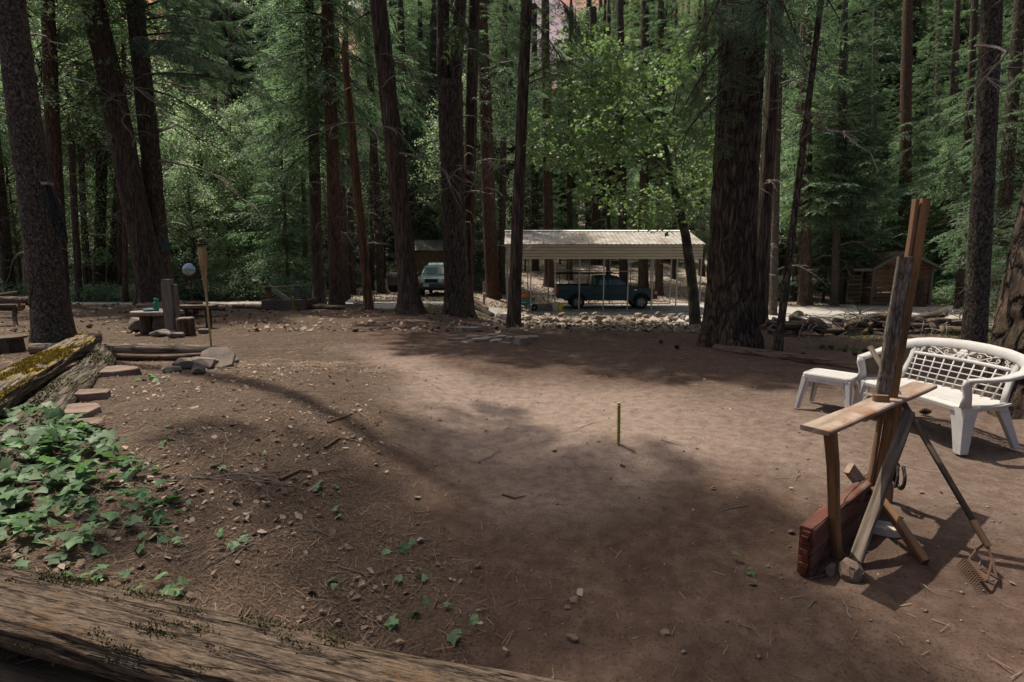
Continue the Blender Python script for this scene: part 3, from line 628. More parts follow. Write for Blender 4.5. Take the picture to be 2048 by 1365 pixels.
# the forked fir: one foot, two stems
d = 17.2; bx = P(914, 600, d).x; T6 = thing('fir_tree', 'forked dark fir trunk with light lichen edge beside the green car', 'tree', (bx, d, h(bx, d) - .06))
px = FPX / d; zf = P(905, 165, d).z - T6.location.z; r = 24 / px
put('trunk', trunk_mesh([(0, 0, 0, r), (-.06, 0, zf * .5, r * .95), (-.12, 0, zf, r * .98)], 'fir', 44, .09, .45, .4, 6), T6)
for sx, top in ((-1, 886), (1, 921)):
    tp = P(top, 0, d) - T6.location
    put('stem', trunk_mesh([(-.12 + sx * .12, 0, zf - .9, r * .42), (-.12 + sx * .2, 0, zf + .4, r * .5), (tp.x, 0, tp.z, r * .46), (tp.x + sx * .5, 0, 31, .03)], 'fir', 28, .12, 0, 1, 8 + sx), T6)
put('crown', CR['tallA'], T6, (-.1, 0, 19), (0, 0, 1), 1.15)
for k in range(14):
    rg = np.random.RandomState(600 + k); z = 3 + 7 * rg.rand(); az = rg.rand() * 6.28
    put('branch', DB[k % 6], T6, (.3 * math.cos(az), .3 * math.sin(az), z), (0, rg.normal(0, .3), az), 1.1 + rg.rand())
# the burnt snag
d = 18.3; b = P(738, 613, d); tp = P(686, 80, d); bz = h(b.x, d) - .05; T4 = thing('burnt_snag', 'bare charred orange brown pole with a pointed top', 'dead tree', (b.x, d, bz))
ln = tp.x - b.x; zt = tp.z - bz
put('trunk', trunk_mesh([(0, 0, 0, .165), (ln * .3, 0, zt * .3, .15), (ln * .8, 0, zt * .8, .125), (ln * .95, 0, zt * .95, .10), (ln, 0, zt, .02)], 'snag', 24, .1, .12, .3, 4), T4)
# the leaning maple by the carport
d = 16.3
def mp(px_, py_, dd=0): return P(px_, py_, d + dd)
b0 = mp(1392, 645); b0.z = h(b0.x, d) - .05
T13 = thing('maple_tree', 'leaning mossy maple with bright green leaves over the carport', 'tree', b0)
def rel(*q): return [tuple(p - b0) for p in q]
def stem(pts, rs, nm='branch', kind='maple', sides=14):
    pth = [(*p, r_) for p, r_ in zip(rel(*pts), rs)]
    return put(nm, trunk_mesh(pth, kind, sides, .1, .15 if nm == 'trunk' else 0, .3, 31), T13)
stem([Vector(b0), mp(1384, 560), mp(1371, 470), mp(1352, 395), mp(1341, 350)], [.175, .15, .14, .12, .10], 'trunk', sides=24)
stem([mp(1344, 362), mp(1310, 322, -.5), mp(1255, 312, -1), mp(1180, 326, -1.6)], [.07, .06, .04, .02])
stem([mp(1341, 350), mp(1333, 300, .3), mp(1322, 268, .4), mp(1268, 205, .2), mp(1225, 160, -.3)], [.09, .075, .06, .045, .02])
stem([mp(1344, 355), mp(1350, 310, .4), mp(1345, 230, .8), mp(1360, 150, 1.2)], [.07, .05, .04, .02])
cs, rs = [], []
rg = np.random.RandomState(77)
for (cx_, cy_, sx_, sy_, n_) in ((1225, 150, 85, 60, 26), (1180, 215, 80, 45, 22), (1290, 170, 60, 50, 14), (1220, 285, 70, 30, 20), (1130, 325, 60, 25, 12), (1290, 255, 50, 40, 12), (1360, 330, 55, 60, 16),
                                  (1330, 395, 70, 30, 14), (1385, 250, 50, 70, 12), (1165, 90, 50, 40, 9), (1260, 400, 60, 25, 8), (1100, 250, 40, 40, 8), (1080, 300, 40, 30, 8), (1420, 330, 35, 60, 9), (1130, 160, 45, 50, 10), (1330, 100, 55, 40, 8), (1300, 440, 60, 14, 8), (1200, 380, 60, 25, 8)):
    for _ in range(n_):
        q = P(cx_ + rg.normal(0, sx_ * .55), cy_ + rg.normal(0, sy_ * .55), d + rg.normal(-.6, 1.1)); cs.append(tuple(q - b0)); rs.append(.22 + .2 * rg.rand())
Vl, Fl = leaves('crown', cs, [r_ * 1.5 for r_ in rs], 26, .14, 'leaf_maple', 78)
tw = []
for c in cs[::2]:
    q = Vector(c); e = q + Vector((rg.normal(.35, .2), rg.normal(0, .2), rg.normal(-.25, .15))); tw.append(g_tube([e, (q + e) / 2 + Vector((0, 0, .05)), q], [.012, .009, .004], 3, False))
Vw, Fw = join(*tw); Fw = np.array(Fw); Fw = np.concatenate([Fw[:, [0, 1, 2]], Fw[:, [0, 2, 3]]]) + len(Vl)
put('crown', mesh('crown', np.concatenate([Vl, np.array(Vw)]), np.concatenate([Fl, Fw]), ['leaf_maple', 'bark_maple'], np.concatenate([np.zeros(len(Fl)), np.ones(len(Fw))])), T13)
# living limbs that hang into the top of the picture from nearer trees
def limb(parent, px0, py0, px1, py1, d0, d1, seed, sps=SPF, leaf='needles', n=1, rad=.03):
    a = P(px0, py0, d0); b = P(px1, py1, d1); L = (b - a).length
    rg = np.random.RandomState(seed); VN, FN, o = [], [], 0; W = []
    q = frame(a, b).to_matrix(); q = np.array(q)
    main = [a + (b - a) * t + Vector((0, 0, -.12 * L * t * (1 - t) * -2)) for t in np.linspace(0, 1, 8)]
    W.append(g_tube([tuple(p - a) for p in main], list(np.linspace(rad, .006, 8)), 6, False))
    for k in range(int(L * 6.0)):
        t = .18 + .82 * rg.rand(); s_ = (.5 + .9 * (1 - t)) * (.6 + .5 * rg.rand()) ; sd = rg.choice([-1, 1])
        m = q @ euler_m(sd * R(rg.uniform(15, 70)), R(rg.normal(-14, 12)), rg.normal(0, .4)) * s_
        v, f, vw_, fw_ = sps[rg.randint(len(sps))]
        c = np.array(main[0] + (b - a) * t + Vector((0, 0, .24 * L * t * (1 - t))) - a)
        VN.append(v @ m.T + c); FN.append(f + o); o += len(v)
        W.append(([tuple(x) for x in (vw_ @ m.T + c)], [tuple(int(i) for i in g) for g in fw_]))
    Vw, Fw = join(*W); Fw = np.array([g if len(g) == 3 else g[:3] for g in Fw] + [(g[0], g[2], g[3]) for g in Fw if len(g) == 4]) + o
    me = mesh('branch', np.concatenate(VN + [np.array(Vw)]), np.concatenate(FN + [Fw]), [leaf, 'bark_fir'], np.concatenate([np.zeros(sum(len(f) for f in FN)), np.ones(len(Fw))]))
    return put('branch', me, parent, a, world=True)
for k, (x0, y0, x1, y1, d0, d1) in enumerate(((1500, -110, 1600, 95, 10.2, 9.2), (1530, -160, 1690, 60, 10.2, 9.4), (1500, -60, 1560, 110, 10.0, 8.9), (1540, -190, 1790, 25, 10.2, 9.6), (1470, -60, 1390, 120, 10.1, 9.3), (1470, 60, 1360, 230, 10.2, 9.6), (1460, 170, 1350, 300, 10.2, 9.8))):
    limb(T9, x0, y0, x1, y1, d0, d1, 300 + k, leaf='needles_light' if k < 4 else 'needles_cedar')
for k, (x0, y0, x1, y1, d0, d1) in enumerate(((290, 40, 560, 90, 22, 19), (290, 110, 540, 180, 22, 18.5), (300, 150, 610, 230, 22, 19), (285, 15, 520, 20, 22, 19), (300, 180, 480, 290, 22, 20), (295, 70, 650, 170, 22, 18), (280, 90, 420, 130, 22, 18))):
    limb(T3, x0, y0, x1, y1, d0, d1, 330 + k, SP, 'needles', rad=.04)
for k, (x0, y0, x1, y1, d0, d1) in enumerate(((190, 20, 60, 110, 21.5, 20), (205, 110, 90, 190, 21.5, 20), (215, 150, 130, 260, 21.5, 20))):
    limb(T2, x0, y0, x1, y1, d0, d1, 350 + k, SPC, 'needles_cedar')
for k, (x0, y0, x1, y1, d0, d1) in enumerate(((757, 20, 690, 60, 16.6, 15.8), (900, 20, 960, 110, 17, 15.8), (1050, 30, 1130, 130, 14, 13.2), (1050, -40, 1160, 40, 14, 13))):
    limb((T5, T6, T8, T8)[k], x0, y0, x1, y1, d0, d1, 360 + k, SPC, 'needles_cedar')
# ------------------------------------------------------------------ middle distance
ORD = ['first', 'second', 'third', 'fourth', 'fifth', 'sixth', 'seventh', 'eighth', 'ninth', 'tenth', 'eleventh', 'twelfth', 'thirteenth', 'fourteenth']
def ordn(rows, k, what): return ORD[sorted(r_[0] for r_ in rows).index(rows[k][0])] + ' from the left of the ' + what
TONE = {'fir': 'dark', 'cedar': 'fibrous brown', 'red': 'reddish', 'grey': 'pale grey'}
def mid(px_, d, w, top, kind, hgt, crown, cz, cs_, label, group, seed, nbr=6, name='conifer_tree'):
    return tree(name, label, px_, d, top, w, w * .75, kind, hgt, crown, cz, cs_, nbr, (1.5, 8), .3, .35, group, seed, 18, .22, brl=1.6)
GL = ('slim trunk among the leafy trees left of the leaning cedar', 'trunks in the wood at the left')
left = [(-14, 26, 24, -90, 'fir'), (22, 27, 20, -40, 'fir'), (120, 20.5, 28, 95, 'red'), (158, 25, 12, 128, 'cedar'), (174, 27, 11, 150, 'fir'), (198, 28, 20, 208, 'fir'), (222, 28.5, 20, 268, 'fir'), (241, 27, 12, 236, 'cedar'), (250, 24.5, 10, 247, 'red'),
        (60, 33, 18, 40, 'fir'), (400, 36, 14, 392, 'fir'), (436, 39, 13, 425, 'fir'), (455, 35, 10, 462, 'cedar')]
for k, (a, d, w, tp_, kd) in enumerate(left):
    mid(a, d, w, tp_, kd, 19, ('highS', 'highS', 'oakB')[k % 3], (0, 0, 4)[k % 3], .85, TONE[kd] + ' trunk, ' + ordn(left, k, 'trunks in the left wood'), GL[1], 400 + k)
GM = ('brown trunk standing between the burnt pole and the horseshoe box', 'trunks behind the horseshoe box')
gm_ = [(638, 22.5, 23, 618, 'cedar'), (673, 20.8, 27, 655, 'red'), (692, 27, 17, 668, 'cedar'), (612, 30, 10, 600, 'fir'), (706, 33, 12, 690, 'fir')]
for k, (a, d, w, tp_, kd) in enumerate(gm_):
    mid(a, d, w, tp_, kd, 21, ('fullA', 'highA', 'highS', 'highA', 'highS')[k], (3.2, 1, 7, 1, 7)[k], .95, TONE[kd] + ' trunk, ' + ordn(gm_, k, 'trunks behind the horseshoe box'), GM[1], 430 + k, 12)
GC = ('straight forest trunk behind the green car and the board shed', 'trunks behind the green car')
gc_ = [(764, 34, 16, 732, 'fir'), (745, 37, 9, 742, 'fir'), (818, 44, 18, 800, 'fir'), (985, 33, 28, 963, 'red'), (1003, 38, 14, 1010, 'fir'), (870, 48, 20, 868, 'fir'), (795, 46, 14, 780, 'cedar'), (958, 44, 10, 975, 'fir')]
for k, (a, d, w, tp_, kd) in enumerate(gc_):
    mid(a, d, w, tp_, kd, 22, ('highS', 'highS')[k % 2], 1 + k % 3, 1., TONE[kd] + ' trunk, ' + ordn(gc_, k, 'trunks behind the green car'), GC[1], 450 + k)
GP = ('straight bare trunk on the leafy slope behind the carport', 'trunks behind the carport')
gp_ = [(1098, 43, 20, 1090, 'red'), (1138, 46, 12, 1142, 'fir'), (1215, 47, 9, 1217, 'fir'), (1246, 44, 17, 1240, 'fir'), (1286, 41, 19, 1290, 'cedar'), (1318, 39.5, 16, 1322, 'cedar'), (1190, 52, 18, 1185, 'fir'), (1345, 45, 9, 1352, 'fir'), (1400, 47, 12, 1410, 'fir'), (1070, 50, 14, 1068, 'fir')]
for k, (a, d, w, tp_, kd) in enumerate(gp_):
    mid(a, d, w, tp_, kd, 23, ('highS', 'highA', 'highS', 'highB')[k % 4], 1.5 + k % 2, 1., TONE[kd] + ' trunk, ' + ordn(gp_, k, 'trunks behind the carport'), GP[1], 470 + k, 8)
GR = ('straight trunk near the gravel track left of the log shed', 'trunks beside the gravel track')
gr_ = [(1548, 27.5, 15, 1562, 'grey'), (1610, 33.5, 26, 1612, 'cedar'), (1670, 33, 15, 1690, 'grey'), (1684, 34.5, 14, 1690, 'fir'), (1590, 37, 12, 1600, 'fir'), (1640, 41, 14, 1650, 'fir')]
for k, (a, d, w, tp_, kd) in enumerate(gr_):
    mid(a, d, w, tp_, kd, 20, ('highS', 'fullB', 'fullB', 'fullA')[k % 4], (2, 1.4, 1.2, .4)[k % 4], 1., TONE[kd] + ' trunk, ' + ordn(gr_, k, 'trunks beside the gravel track'), GR[1], 490 + k, 6)
GS = ('dark trunk in the dense wood around and right of the log shed', 'trunks behind the log shed')
gs_ = [(1806, 39, 22, 1815, 'red'), (1745, 44, 12, 1750, 'fir'), (1862, 42, 12, 1880, 'fir'), (1893, 38, 14, 1915, 'fir'), (1920, 31, 14, 1950, 'fir'), (1998, 24, 24, 2040, 'fir'), (2022, 27, 22, 2075, 'cedar'), (2060, 25, 20, 2120, 'fir'), (1940, 46, 18, 1960, 'fir')]
for k, (a, d, w, tp_, kd) in enumerate(gs_):
    mid(a, d, w, tp_, kd, 22, ('highA', 'fullA', 'fullB', 'fullC')[k % 4], (0, .6, 0, 1)[k % 4], .95, TONE[kd] + ' trunk, ' + ordn(gs_, k, 'trunks behind the plank shed'), GS[1], 510 + k, 8)
# young firs and broadleaf trees under the big ones
def small(name, label, cat, px_, d, crown, s, hgt, r, seed, kind='fir', group=None, sink=0):
    x = P(px_, 560, d).x; t = thing(name, label, cat, (x, d, h(x, d) - .04 - sink), group)
    put('trunk', trunk_mesh([(0, 0, 0, r), (.1, 0, hgt * .5, r * .7), (0, .1, hgt, .01)], kind, 12, .25, .3, .2, seed), t)
    put('crown', CR[crown], t, (0, 0, 0), (0, 0, seed), s); return t
YL = 'young fir with flat pale tiers'
yf1 = [(1700, 36.5, 'youngA', 1.15), (1752, 39, 'youngA', 1.25), (1790, 30.0, 'youngB', 0), (1650, 36, 'youngA', 1.3), (1905, 38, 'youngA', 1.2), (1945, 34, 'youngA', 1.0), (1840, 41.5, 'youngA', 1.35), (2035, 20.5, 'youngB', 1.0), (1985, 33, 'youngA', 1.2)]
for k, (a, d, c, s) in enumerate(yf1):
    if s: small('young_fir', YL + ', ' + ordn(yf1, k, 'plank shed group'), 'tree', a, d, c, s, 8 * s, .09, 540 + k, group='young firs by the log shed')
yf2 = [(575, 27.5, 'youngA', 1.4), (800, 47, 'youngA', 1.1), (938, 37, 'youngB', 1.2), (1120, 53, 'youngA', 1.3), (1175, 55, 'youngA', 1.3), (1335, 54, 'youngA', 1.3), (1265, 56, 'youngA', 1.3), (500, 36, 'youngA', 1.3), (655, 34, 'youngA', 1.1)]
for k, (a, d, c, s) in enumerate(yf2):
    small('young_fir', YL + ', ' + ordn(yf2, k, 'forest edge'), 'tree', a, d, c, s, 8 * s, .09, 560 + k, group='young firs along the forest edge')
br1 = [(40, 29, 'oakA', 1.1), (135, 31, 'oakB', 1.), (245, 32, 'oakA', 1.2), (330, 31, 'oakB', 1.), (420, 30, 'oakA', 1.15), (500, 31.5, 'oakB', .9), (-60, 27, 'oakB', 1.), (560, 35, 'oakB', 1.1), (390, 27, 'oakA', .75), (180, 27, 'oakA', .8)]
for k, (a, d, c, s) in enumerate(br1):
    small('broadleaf_tree', 'pale leaved small tree, ' + ordn(br1, k, 'broadleaf trees in the left wood'), 'tree', a, d, c, s, 8 * s, .08, 580 + k, 'maple', 'broadleaf trees in the left wood')
br2 = [(1440, 40, 'oakB', .9), (1050, 50, 'oakA', 1.1), (1375, 51, 'oakA', 1.2), (925, 46, 'oakA', 1.2), (770, 43, 'oakB', 1.)]
for k, (a, d, c, s) in enumerate(br2):
    small('broadleaf_tree', 'small leafy tree, ' + ordn(br2, k, 'broadleaf trees behind car and carport'), 'tree', a, d, c, s, 8 * s, .08, 600 + k, 'maple', 'broadleaf trees behind the carport')
# shrubs
def shrub(label, px_, d, c, s, seed, group):
    x = P(px_, 570, d).x; t = thing('shrub', label, 'shrub', (x, d, h(x, d) - .03), group)
    put('foliage', CR[c], t, (0, 0, 0), (0, 0, seed), s)
    put('stem', mesh('stem', *join(*[g_tube([(0, 0, -.03), (.1 * math.cos(a), .1 * math.sin(a), .3), (.3 * math.cos(a), .3 * math.sin(a), .7 * s)], [.012, .009, .004], 4, False) for a in (0, 2, 4)]), 'dead_twig'), t)
sh1 = [(445, 27, 'shrubA', 1.), (480, 26.5, 'shrubB', 1.1), (520, 27.5, 'shrubA', 1.2), (560, 27, 'shrubB', 1.1), (600, 26, 'shrubB', .9), (498, 29.5, 'shrubA', 1.5), (545, 30, 'shrubA', 1.6), (590, 29, 'shrubA', 1.3), (430, 29, 'shrubA', 1.3), (625, 27.5, 'shrubB', .8)]
for k, (a, d, c, s) in enumerate(sh1):
    shrub('pale green bush, ' + ordn(sh1, k, 'thicket behind the horseshoe box'), a, d, c, s, 620 + k, 'bushes behind the horseshoe box')
sh2 = [(150, 25.5, 'shrubC', 1.1), (185, 26, 'shrubC', 1.2), (215, 26.5, 'shrubC', 1.2), (245, 26, 'shrubC', 1.), (268, 25.5, 'shrubB', .8), (40, 27, 'shrubC', 1.2), (10, 28, 'shrubB', 1.), (345, 26, 'shrubA', 1.3), (372, 26.5, 'shrubA', 1.2), (400, 27, 'shrubA', 1.1)]
for k, (a, d, c, s) in enumerate(sh2):
    shrub('low leafy shrub, ' + ordn(sh2, k, 'undergrowth in the left wood'), a, d, c, s, 640 + k, 'low shrubs in the left wood')
sh3 = [(1895, 34.5, 'shrubC', 1.5), (1925, 33.5, 'shrubC', 1.6), (1880, 36.5, 'shrubC', 1.4), (1910, 37.5, 'shrubB', 1.3), (1950, 34, 'shrubC', 1.5), (2030, 19, 'shrubB', .7)]
for k, (a, d, c, s) in enumerate(sh3):
    shrub('low green shrub, ' + ordn(sh3, k, 'undergrowth right of the plank shed'), a, d, c, s, 660 + k, 'low shrubs right of the log shed')
# the far wood, one mass
def far_wood(oname, label, under=False):
    rg = np.random.RandomState(901 if under else 900); groups = {}
    for k in range(560):
        d = 49 + 60 * rg.rand() ** 1.2; a = rg.uniform(-1.12, 1.12); x = d * a
        if -.16 < a < .42 and d < 62: d += 14; x = d * a
        groups.setdefault(('fullA', 'fullB', 'fullC', 'highA', 'oakB', 'fullB')[k % 6], []).append((x, d, h(x, d) - .1))
    if under:
        groups = {}; nset = 0
        while nset < 150:
            d = 36.5 + 17 * rg.rand(); a = rg.uniform(-1.1, 1.1); pc = CX + FPX * a / cp
            if 1000 < pc < 1440 and d < 52: continue
            if 1660 < pc < 1890 and d < 40: continue
            if 740 < pc < 910 and d < 44: continue
            x = d * a; groups.setdefault(('oakA', 'youngA', 'oakB', 'shrubA', 'youngB')[nset % 5], []).append((x, d, h(x, d) - .08)); nset += 1
    me = bpy.data.meshes.new(oname); o = bpy.data.objects.new(oname, me); COL.objects.link(o)
    ng = bpy.data.node_groups.new('far_wood', 'GeometryNodeTree'); ng.interface.new_socket('Geometry', in_out='OUTPUT', socket_type='NodeSocketGeometry')
    N, L = ng.nodes, ng.links; out = N.new('NodeGroupOutput'); jn = N.new('GeometryNodeJoinGeometry'); L.new(jn.outputs[0], out.inputs[0])
    src_c = {}; src_t = None
    for ob_ in COL.objects:
        if ob_.type == 'MESH':
            for nm in groups:
                if ob_.data == CR[nm] and nm not in src_c: src_c[nm] = ob_
    tm = None
    allp = []
    for nm, pts in groups.items():
        cm = CR[nm]; pm_ = bpy.data.meshes.new('far_points'); 
        allp += [(p, nm) for p in pts]
    pts = [p for p, _ in allp]; me.from_pydata(pts, [], [])
    gi = N.new('NodeGroupInput'); ng.interface.new_socket('Geometry', in_out='INPUT', socket_type='NodeSocketGeometry')
    at = me.attributes.new('sort', 'INT', 'POINT'); names = list(groups)
    at.data.foreach_set('value', [names.index(n) for _, n in allp])
    ar = me.attributes.new('rot', 'FLOAT_VECTOR', 'POINT'); ar.data.foreach_set('vector', np.stack([rg.normal(0, .03, len(pts)), rg.normal(0, .03, len(pts)), rg.rand(len(pts)) * 6.28], 1).ravel())
    fsz = 1.35 + 1.0 * rg.rand(len(pts))
    for i, (x_, y_, z_) in enumerate(pts):
        pc = CX + FPX * x_ / (y_ * cp)
        if under: fsz[i] = .75 + .6 * rg.rand(); continue
        for a_, b_, top_ in ((700, 750, 200), (1060, 1105, 125), (300, 385, 130)):
            if a_ - 34 < pc < b_ + 34: fsz[i] = min(fsz[i], max(.35, (P(pc, top_, y_).z - z_) / 19))
    asz = me.attributes.new('size', 'FLOAT', 'POINT'); asz.data.foreach_set('value', fsz)
    def na(nm, ty): n = N.new('GeometryNodeInputNamedAttribute'); n.data_type = ty; n.inputs[0].default_value = nm; return n.outputs[0]
    trunk_src = trunk_proto
    def inst(src, sel):
        oi = N.new('GeometryNodeObjectInfo'); oi.inputs[0].default_value = src; oi.transform_space = 'ORIGINAL'; oi.inputs['As Instance'].default_value = True
        ip = N.new('GeometryNodeInstanceOnPoints'); L.new(gi.outputs[0], ip.inputs['Points']); L.new(oi.outputs['Geometry'], ip.inputs['Instance'])
        L.new(na('rot', 'FLOAT_VECTOR'), ip.inputs['Rotation']); L.new(na('size', 'FLOAT'), ip.inputs['Scale'])
        if sel is not None:
            c = N.new('FunctionNodeCompare'); c.data_type = 'INT'; c.operation = 'EQUAL'; L.new(na('sort', 'INT'), c.inputs['A']); c.inputs['B'].default_value = sel; L.new(c.outputs[0], ip.inputs['Selection'])
        L.new(ip.outputs[0], jn.inputs[0])
    for k, nm in enumerate(names): inst(src_c[nm], k)
    if not under: inst(trunk_src, None)
    mod = o.modifiers.new('wood', 'NODES'); mod.node_group = ng
    tag(o, label, 'wood', kind='stuff')
# one more distinct far trunk, whose shape the far wood repeats
xx = P(1460, 500, 45).x; tfar = thing('conifer_tree', 'tall forest trunk seen past the left side of the massive fir', 'tree', (xx, 45, h(xx, 45) - .06))
trunk_proto = put('trunk', trunk_mesh([(0, 0, 0, .26), (.1, 0, 8, .2), (0, 0, 17, .1), (0, 0, 19, .02)], 'fir', 12, .4, .3, .4, 71), tfar)
put('crown', CR['highA'], tfar)
far_wood('far_wood', 'dense distant wood of dark conifers filling the background')
far_wood('understory', 'leafy undergrowth and saplings filling the wood between the trunks', True)
# ================================================================== carport, truck, car, sheds
def V3(*a): return Vector(a)
# ---- carport: long axis across the view
CY0, CY1 = 28.3, 33.6                       # near and far post lines
gz = -1.12
cxl, cxr = P(1013, 600, CY0).x, P(1400, 600, CY0).x
cp_ = thing('carport', 'long open metal carport with cream side panels and litter on its roof', 'carport', (cxl, CY0, gz))
Lc = cxr - cxl; ze, zr = P(1200, 489, CY0).z - gz, P(1200, 463, (CY0 + CY1) / 2).z - gz; zp = P(1200, 519, CY0).z - gz
def rib_roof(y0, z0, y1, z1):
    n = int(Lc / .23) * 4; V, F = [], []
    for i in range(n + 1):
        x = -.1 + (Lc + .2) * i / n; dz = .016 if i % 4 in (1, 2) else 0
        V += [(x, y0, z0 + dz), (x, y1, z1 + dz), (x, y0, z0 + dz - .02), (x, y1, z1 + dz - .02)]
    for i in range(n):
        a = i * 4; F += [(a, a + 4, a + 5, a + 1), (a + 2, a + 3, a + 7, a + 6), (a, a + 2, a + 6, a + 4), (a + 1, a + 5, a + 7, a + 3)]
    return mesh('roof_sheet', V, F, 'roof_metal')
ym = (CY1 - CY0) / 2
put('roof_sheet', rib_roof(-.15, ze, ym, zr), cp_); put('roof_sheet', rib_roof(CY1 - CY0 + .15, ze, ym, zr), cp_)
put('ridge_cap', mesh('ridge_cap', [(-.12, ym - .18, zr + .0), (-.12, ym, zr + .07), (-.12, ym + .18, zr), (Lc + .12, ym - .18, zr), (Lc + .12, ym, zr + .07), (Lc + .12, ym + .18, zr)], [(0, 3, 4, 1), (1, 4, 5, 2), (0, 1, 2), (3, 5, 4)], 'white_paint'), cp_)
nb = 5; hb = (ze - .03 - zp) / nb
for side, yy in ((-1, -.03), (1, CY1 - CY0 + .03)):
    for k in range(nb):
        z = zp + hb * k; V = [(0, yy, z + .012), (0, yy + side * .03, z + .03), (0, yy + side * .03, z + hb - .012), (0, yy, z + hb)]
        V = V + [(Lc, b_, c_) for _, b_, c_ in V]; V += [(a_, b_ - side * .012, c_) for a_, b_, c_ in V]
        put('side_panel', mesh('side_panel', V, [(0, 4, 5, 1), (1, 5, 6, 2), (2, 6, 7, 3), (8, 9, 13, 12), (9, 10, 14, 13), (10, 11, 15, 14), (0, 8, 12, 4), (3, 7, 15, 11)], 'panel_cream'), cp_)
for xg in (0, Lc):
    put('gable_trim', mesh('gable_trim', *join(g_tube([(xg, -.15, ze - .03), (xg, ym, zr - .03)], .035, 4), g_tube([(xg, ym, zr - .03), (xg, CY1 - CY0 + .15, ze - .03)], .035, 4)), 'galv'), cp_)
for k in range(9):
    xk = Lc * (k / 8) if k not in (0, 8) else (0.03, Lc - .03)[k == 8]
    for yy in (0, CY1 - CY0):
        put('post', mesh('post', *g_box(xk, yy, (zp + .1) / 2, .06, .06, zp + .1), 'galv'), cp_)
    put('rafter', mesh('rafter', *join(g_tube([(xk, 0, ze - .06), (xk, ym, zr - .07)], .03, 4), g_tube([(xk, ym, zr - .07), (xk, CY1 - CY0, ze - .06)], .03, 4)), 'galv'), cp_)
for yy in (0, CY1 - CY0):
    put('base_rail', mesh('base_rail', *g_box(Lc / 2, yy, .05, Lc, .07, .06), 'galv'), cp_)
slab = put('concrete_slab', mesh('concrete_slab', *g_slab([(-.8, -.5), (Lc + 4.6, -.5), (Lc + 4.6, 6.0), (-.8, 6.0)], -.25, 0.01), 'concrete'), None, (cxl, CY0, gz)); tag(slab, 'grey concrete slab under the carport', None, kind='structure')
# fallen fir sprays on the roof
for k, px_ in enumerate((1330, 1345, 1062)):
    q = P(px_, 484, CY0 - .05); me = mesh('roof_debris', np.concatenate([SPF[k % 4][0], SPF[k % 4][2]]), np.concatenate([SPF[k % 4][1], SPF[k % 4][3] + len(SPF[k % 4][0])]), 'litter_leaf')
    o = put('fallen_twig', me, None, (q.x, CY0 + .25, ze + gz + .16), (.2, .3, k * 2.2), .8); tag(o, ('dry fir twig fallen over the right end of the carport eave', 'second dry fir twig lying at the right end of the carport eave', 'dry fir twig lying at the left end of the carport eave')[k], 'twig')
# ---- wheels
def wheel(parent, x, y, r, w, side, rim='chrome'):
    ty = put('wheel', mesh('wheel', *g_lathe([(r * .62, -w / 2), (r * .9, -w / 2), (r, -w * .36), (r, w * .36), (r * .9, w / 2), (r * .62, w / 2), (r * .6, w * .2), (r * .6, -w * .2), (r * .62, -w / 2)], 28, axis='y', cap=False), 'black_rubber', smooth=False), parent, (x, y, r))
    bevel(ty, .02)
    gs = [g_lathe([(r * .64, side * w * .30), (r * .64, side * w * .44), (r * .57, side * w * .46), (r * .55, side * w * .3)], 24, axis='y')]
    for k in range(5):
        a = k * 2 * math.pi / 5; c, s = math.cos(a), math.sin(a); q = r * .57
        gs.append(([(c * r * .1 - s * .05, side * w * .36, s * r * .1 + c * .05), (c * r * .1 + s * .05, side * w * .36, s * r * .1 - c * .05), (c * q + s * .065, side * w * .42, s * q - c * .065), (c * q - s * .065, side * w * .42, s * q + c * .065)], [(0, 1, 2, 3)]))
    gs.append(g_lathe([(r * .18, side * w * .3), (r * .18, side * w * .45), (r * .08, side * w * .47)], 14, axis='y'))
    gs.append(g_lathe([(.02, side * w * .2), (r * .63, side * w * .2), (r * .63, side * w * .1)], 24, axis='y')); put('rim', mesh('rim', *join(*gs), rim), ty)
def loft(secs):
    """closed sections of equal length -> skin with end caps"""
    n = len(secs[0]); V = [p for s in secs for p in s]; F = []
    for i in range(len(secs) - 1):
        for k in range(n): F.append((i * n + k, i * n + (k + 1) % n, (i + 1) * n + (k + 1) % n, (i + 1) * n + k))
    return V, F + [tuple(range(n))[::-1], tuple((len(secs) - 1) * n + k for k in range(n))]
def arch(cx_, r, z0, n=9): return [(cx_ + r * math.cos(math.pi - math.pi * i / n), z0 + r * math.sin(math.pi * i / n)) for i in range(n + 1)]
# ---- pickup truck, nose to the right
trk_x = P(1113, 600, 30.2).x; TL = P(1317, 600, 30.2).x - trk_x
tk = thing('pickup_truck', 'dark teal extended cab pickup with ladder rack under the carport', 'truck', (trk_x, 31.1, gz + .01)); sc_ = TL / 5.75
prof = [(.05, .62), (.02, 1.0), (.06, 1.08)] + [(2.12, 1.08), (2.14, 1.33), (4.15, 1.33), (4.3, 1.27), (5.3, 1.15), (5.55, 1.05), (5.66, .85), (5.66, .6), (5.26, .56)] + [(a, b) for a, b in arch(4.78, .47, .45)][::-1] + [(4.28, .5), (1.75, .5)] + arch(1.2, .47, .45)[::-1] + [(.7, .56)]
def side_body(y, k=1.0): return [(x * sc_, y * k, z * sc_) for x, z in prof]
bo = put('body', mesh('body', *loft([side_body(-.86), side_body(-.97), side_body(.97), side_body(.86)]), 'truck_teal'), tk); bevel(bo, .035, 3)
for yy in (-.95, .95): bevel(put('bed_side', mesh('bed_side', *g_box(1.06 * sc_, yy * .985, 1.19 * sc_, 2.08 * sc_, .07, .3 * sc_), 'truck_teal'), tk), .02)
put('bed_rail', mesh('bed_rail', *join(*[g_box(1.06 * sc_, yy, 1.345 * sc_, 2.1 * sc_, .1, .03) for yy in (-.935, .935)]), 'black_metal'), tk)
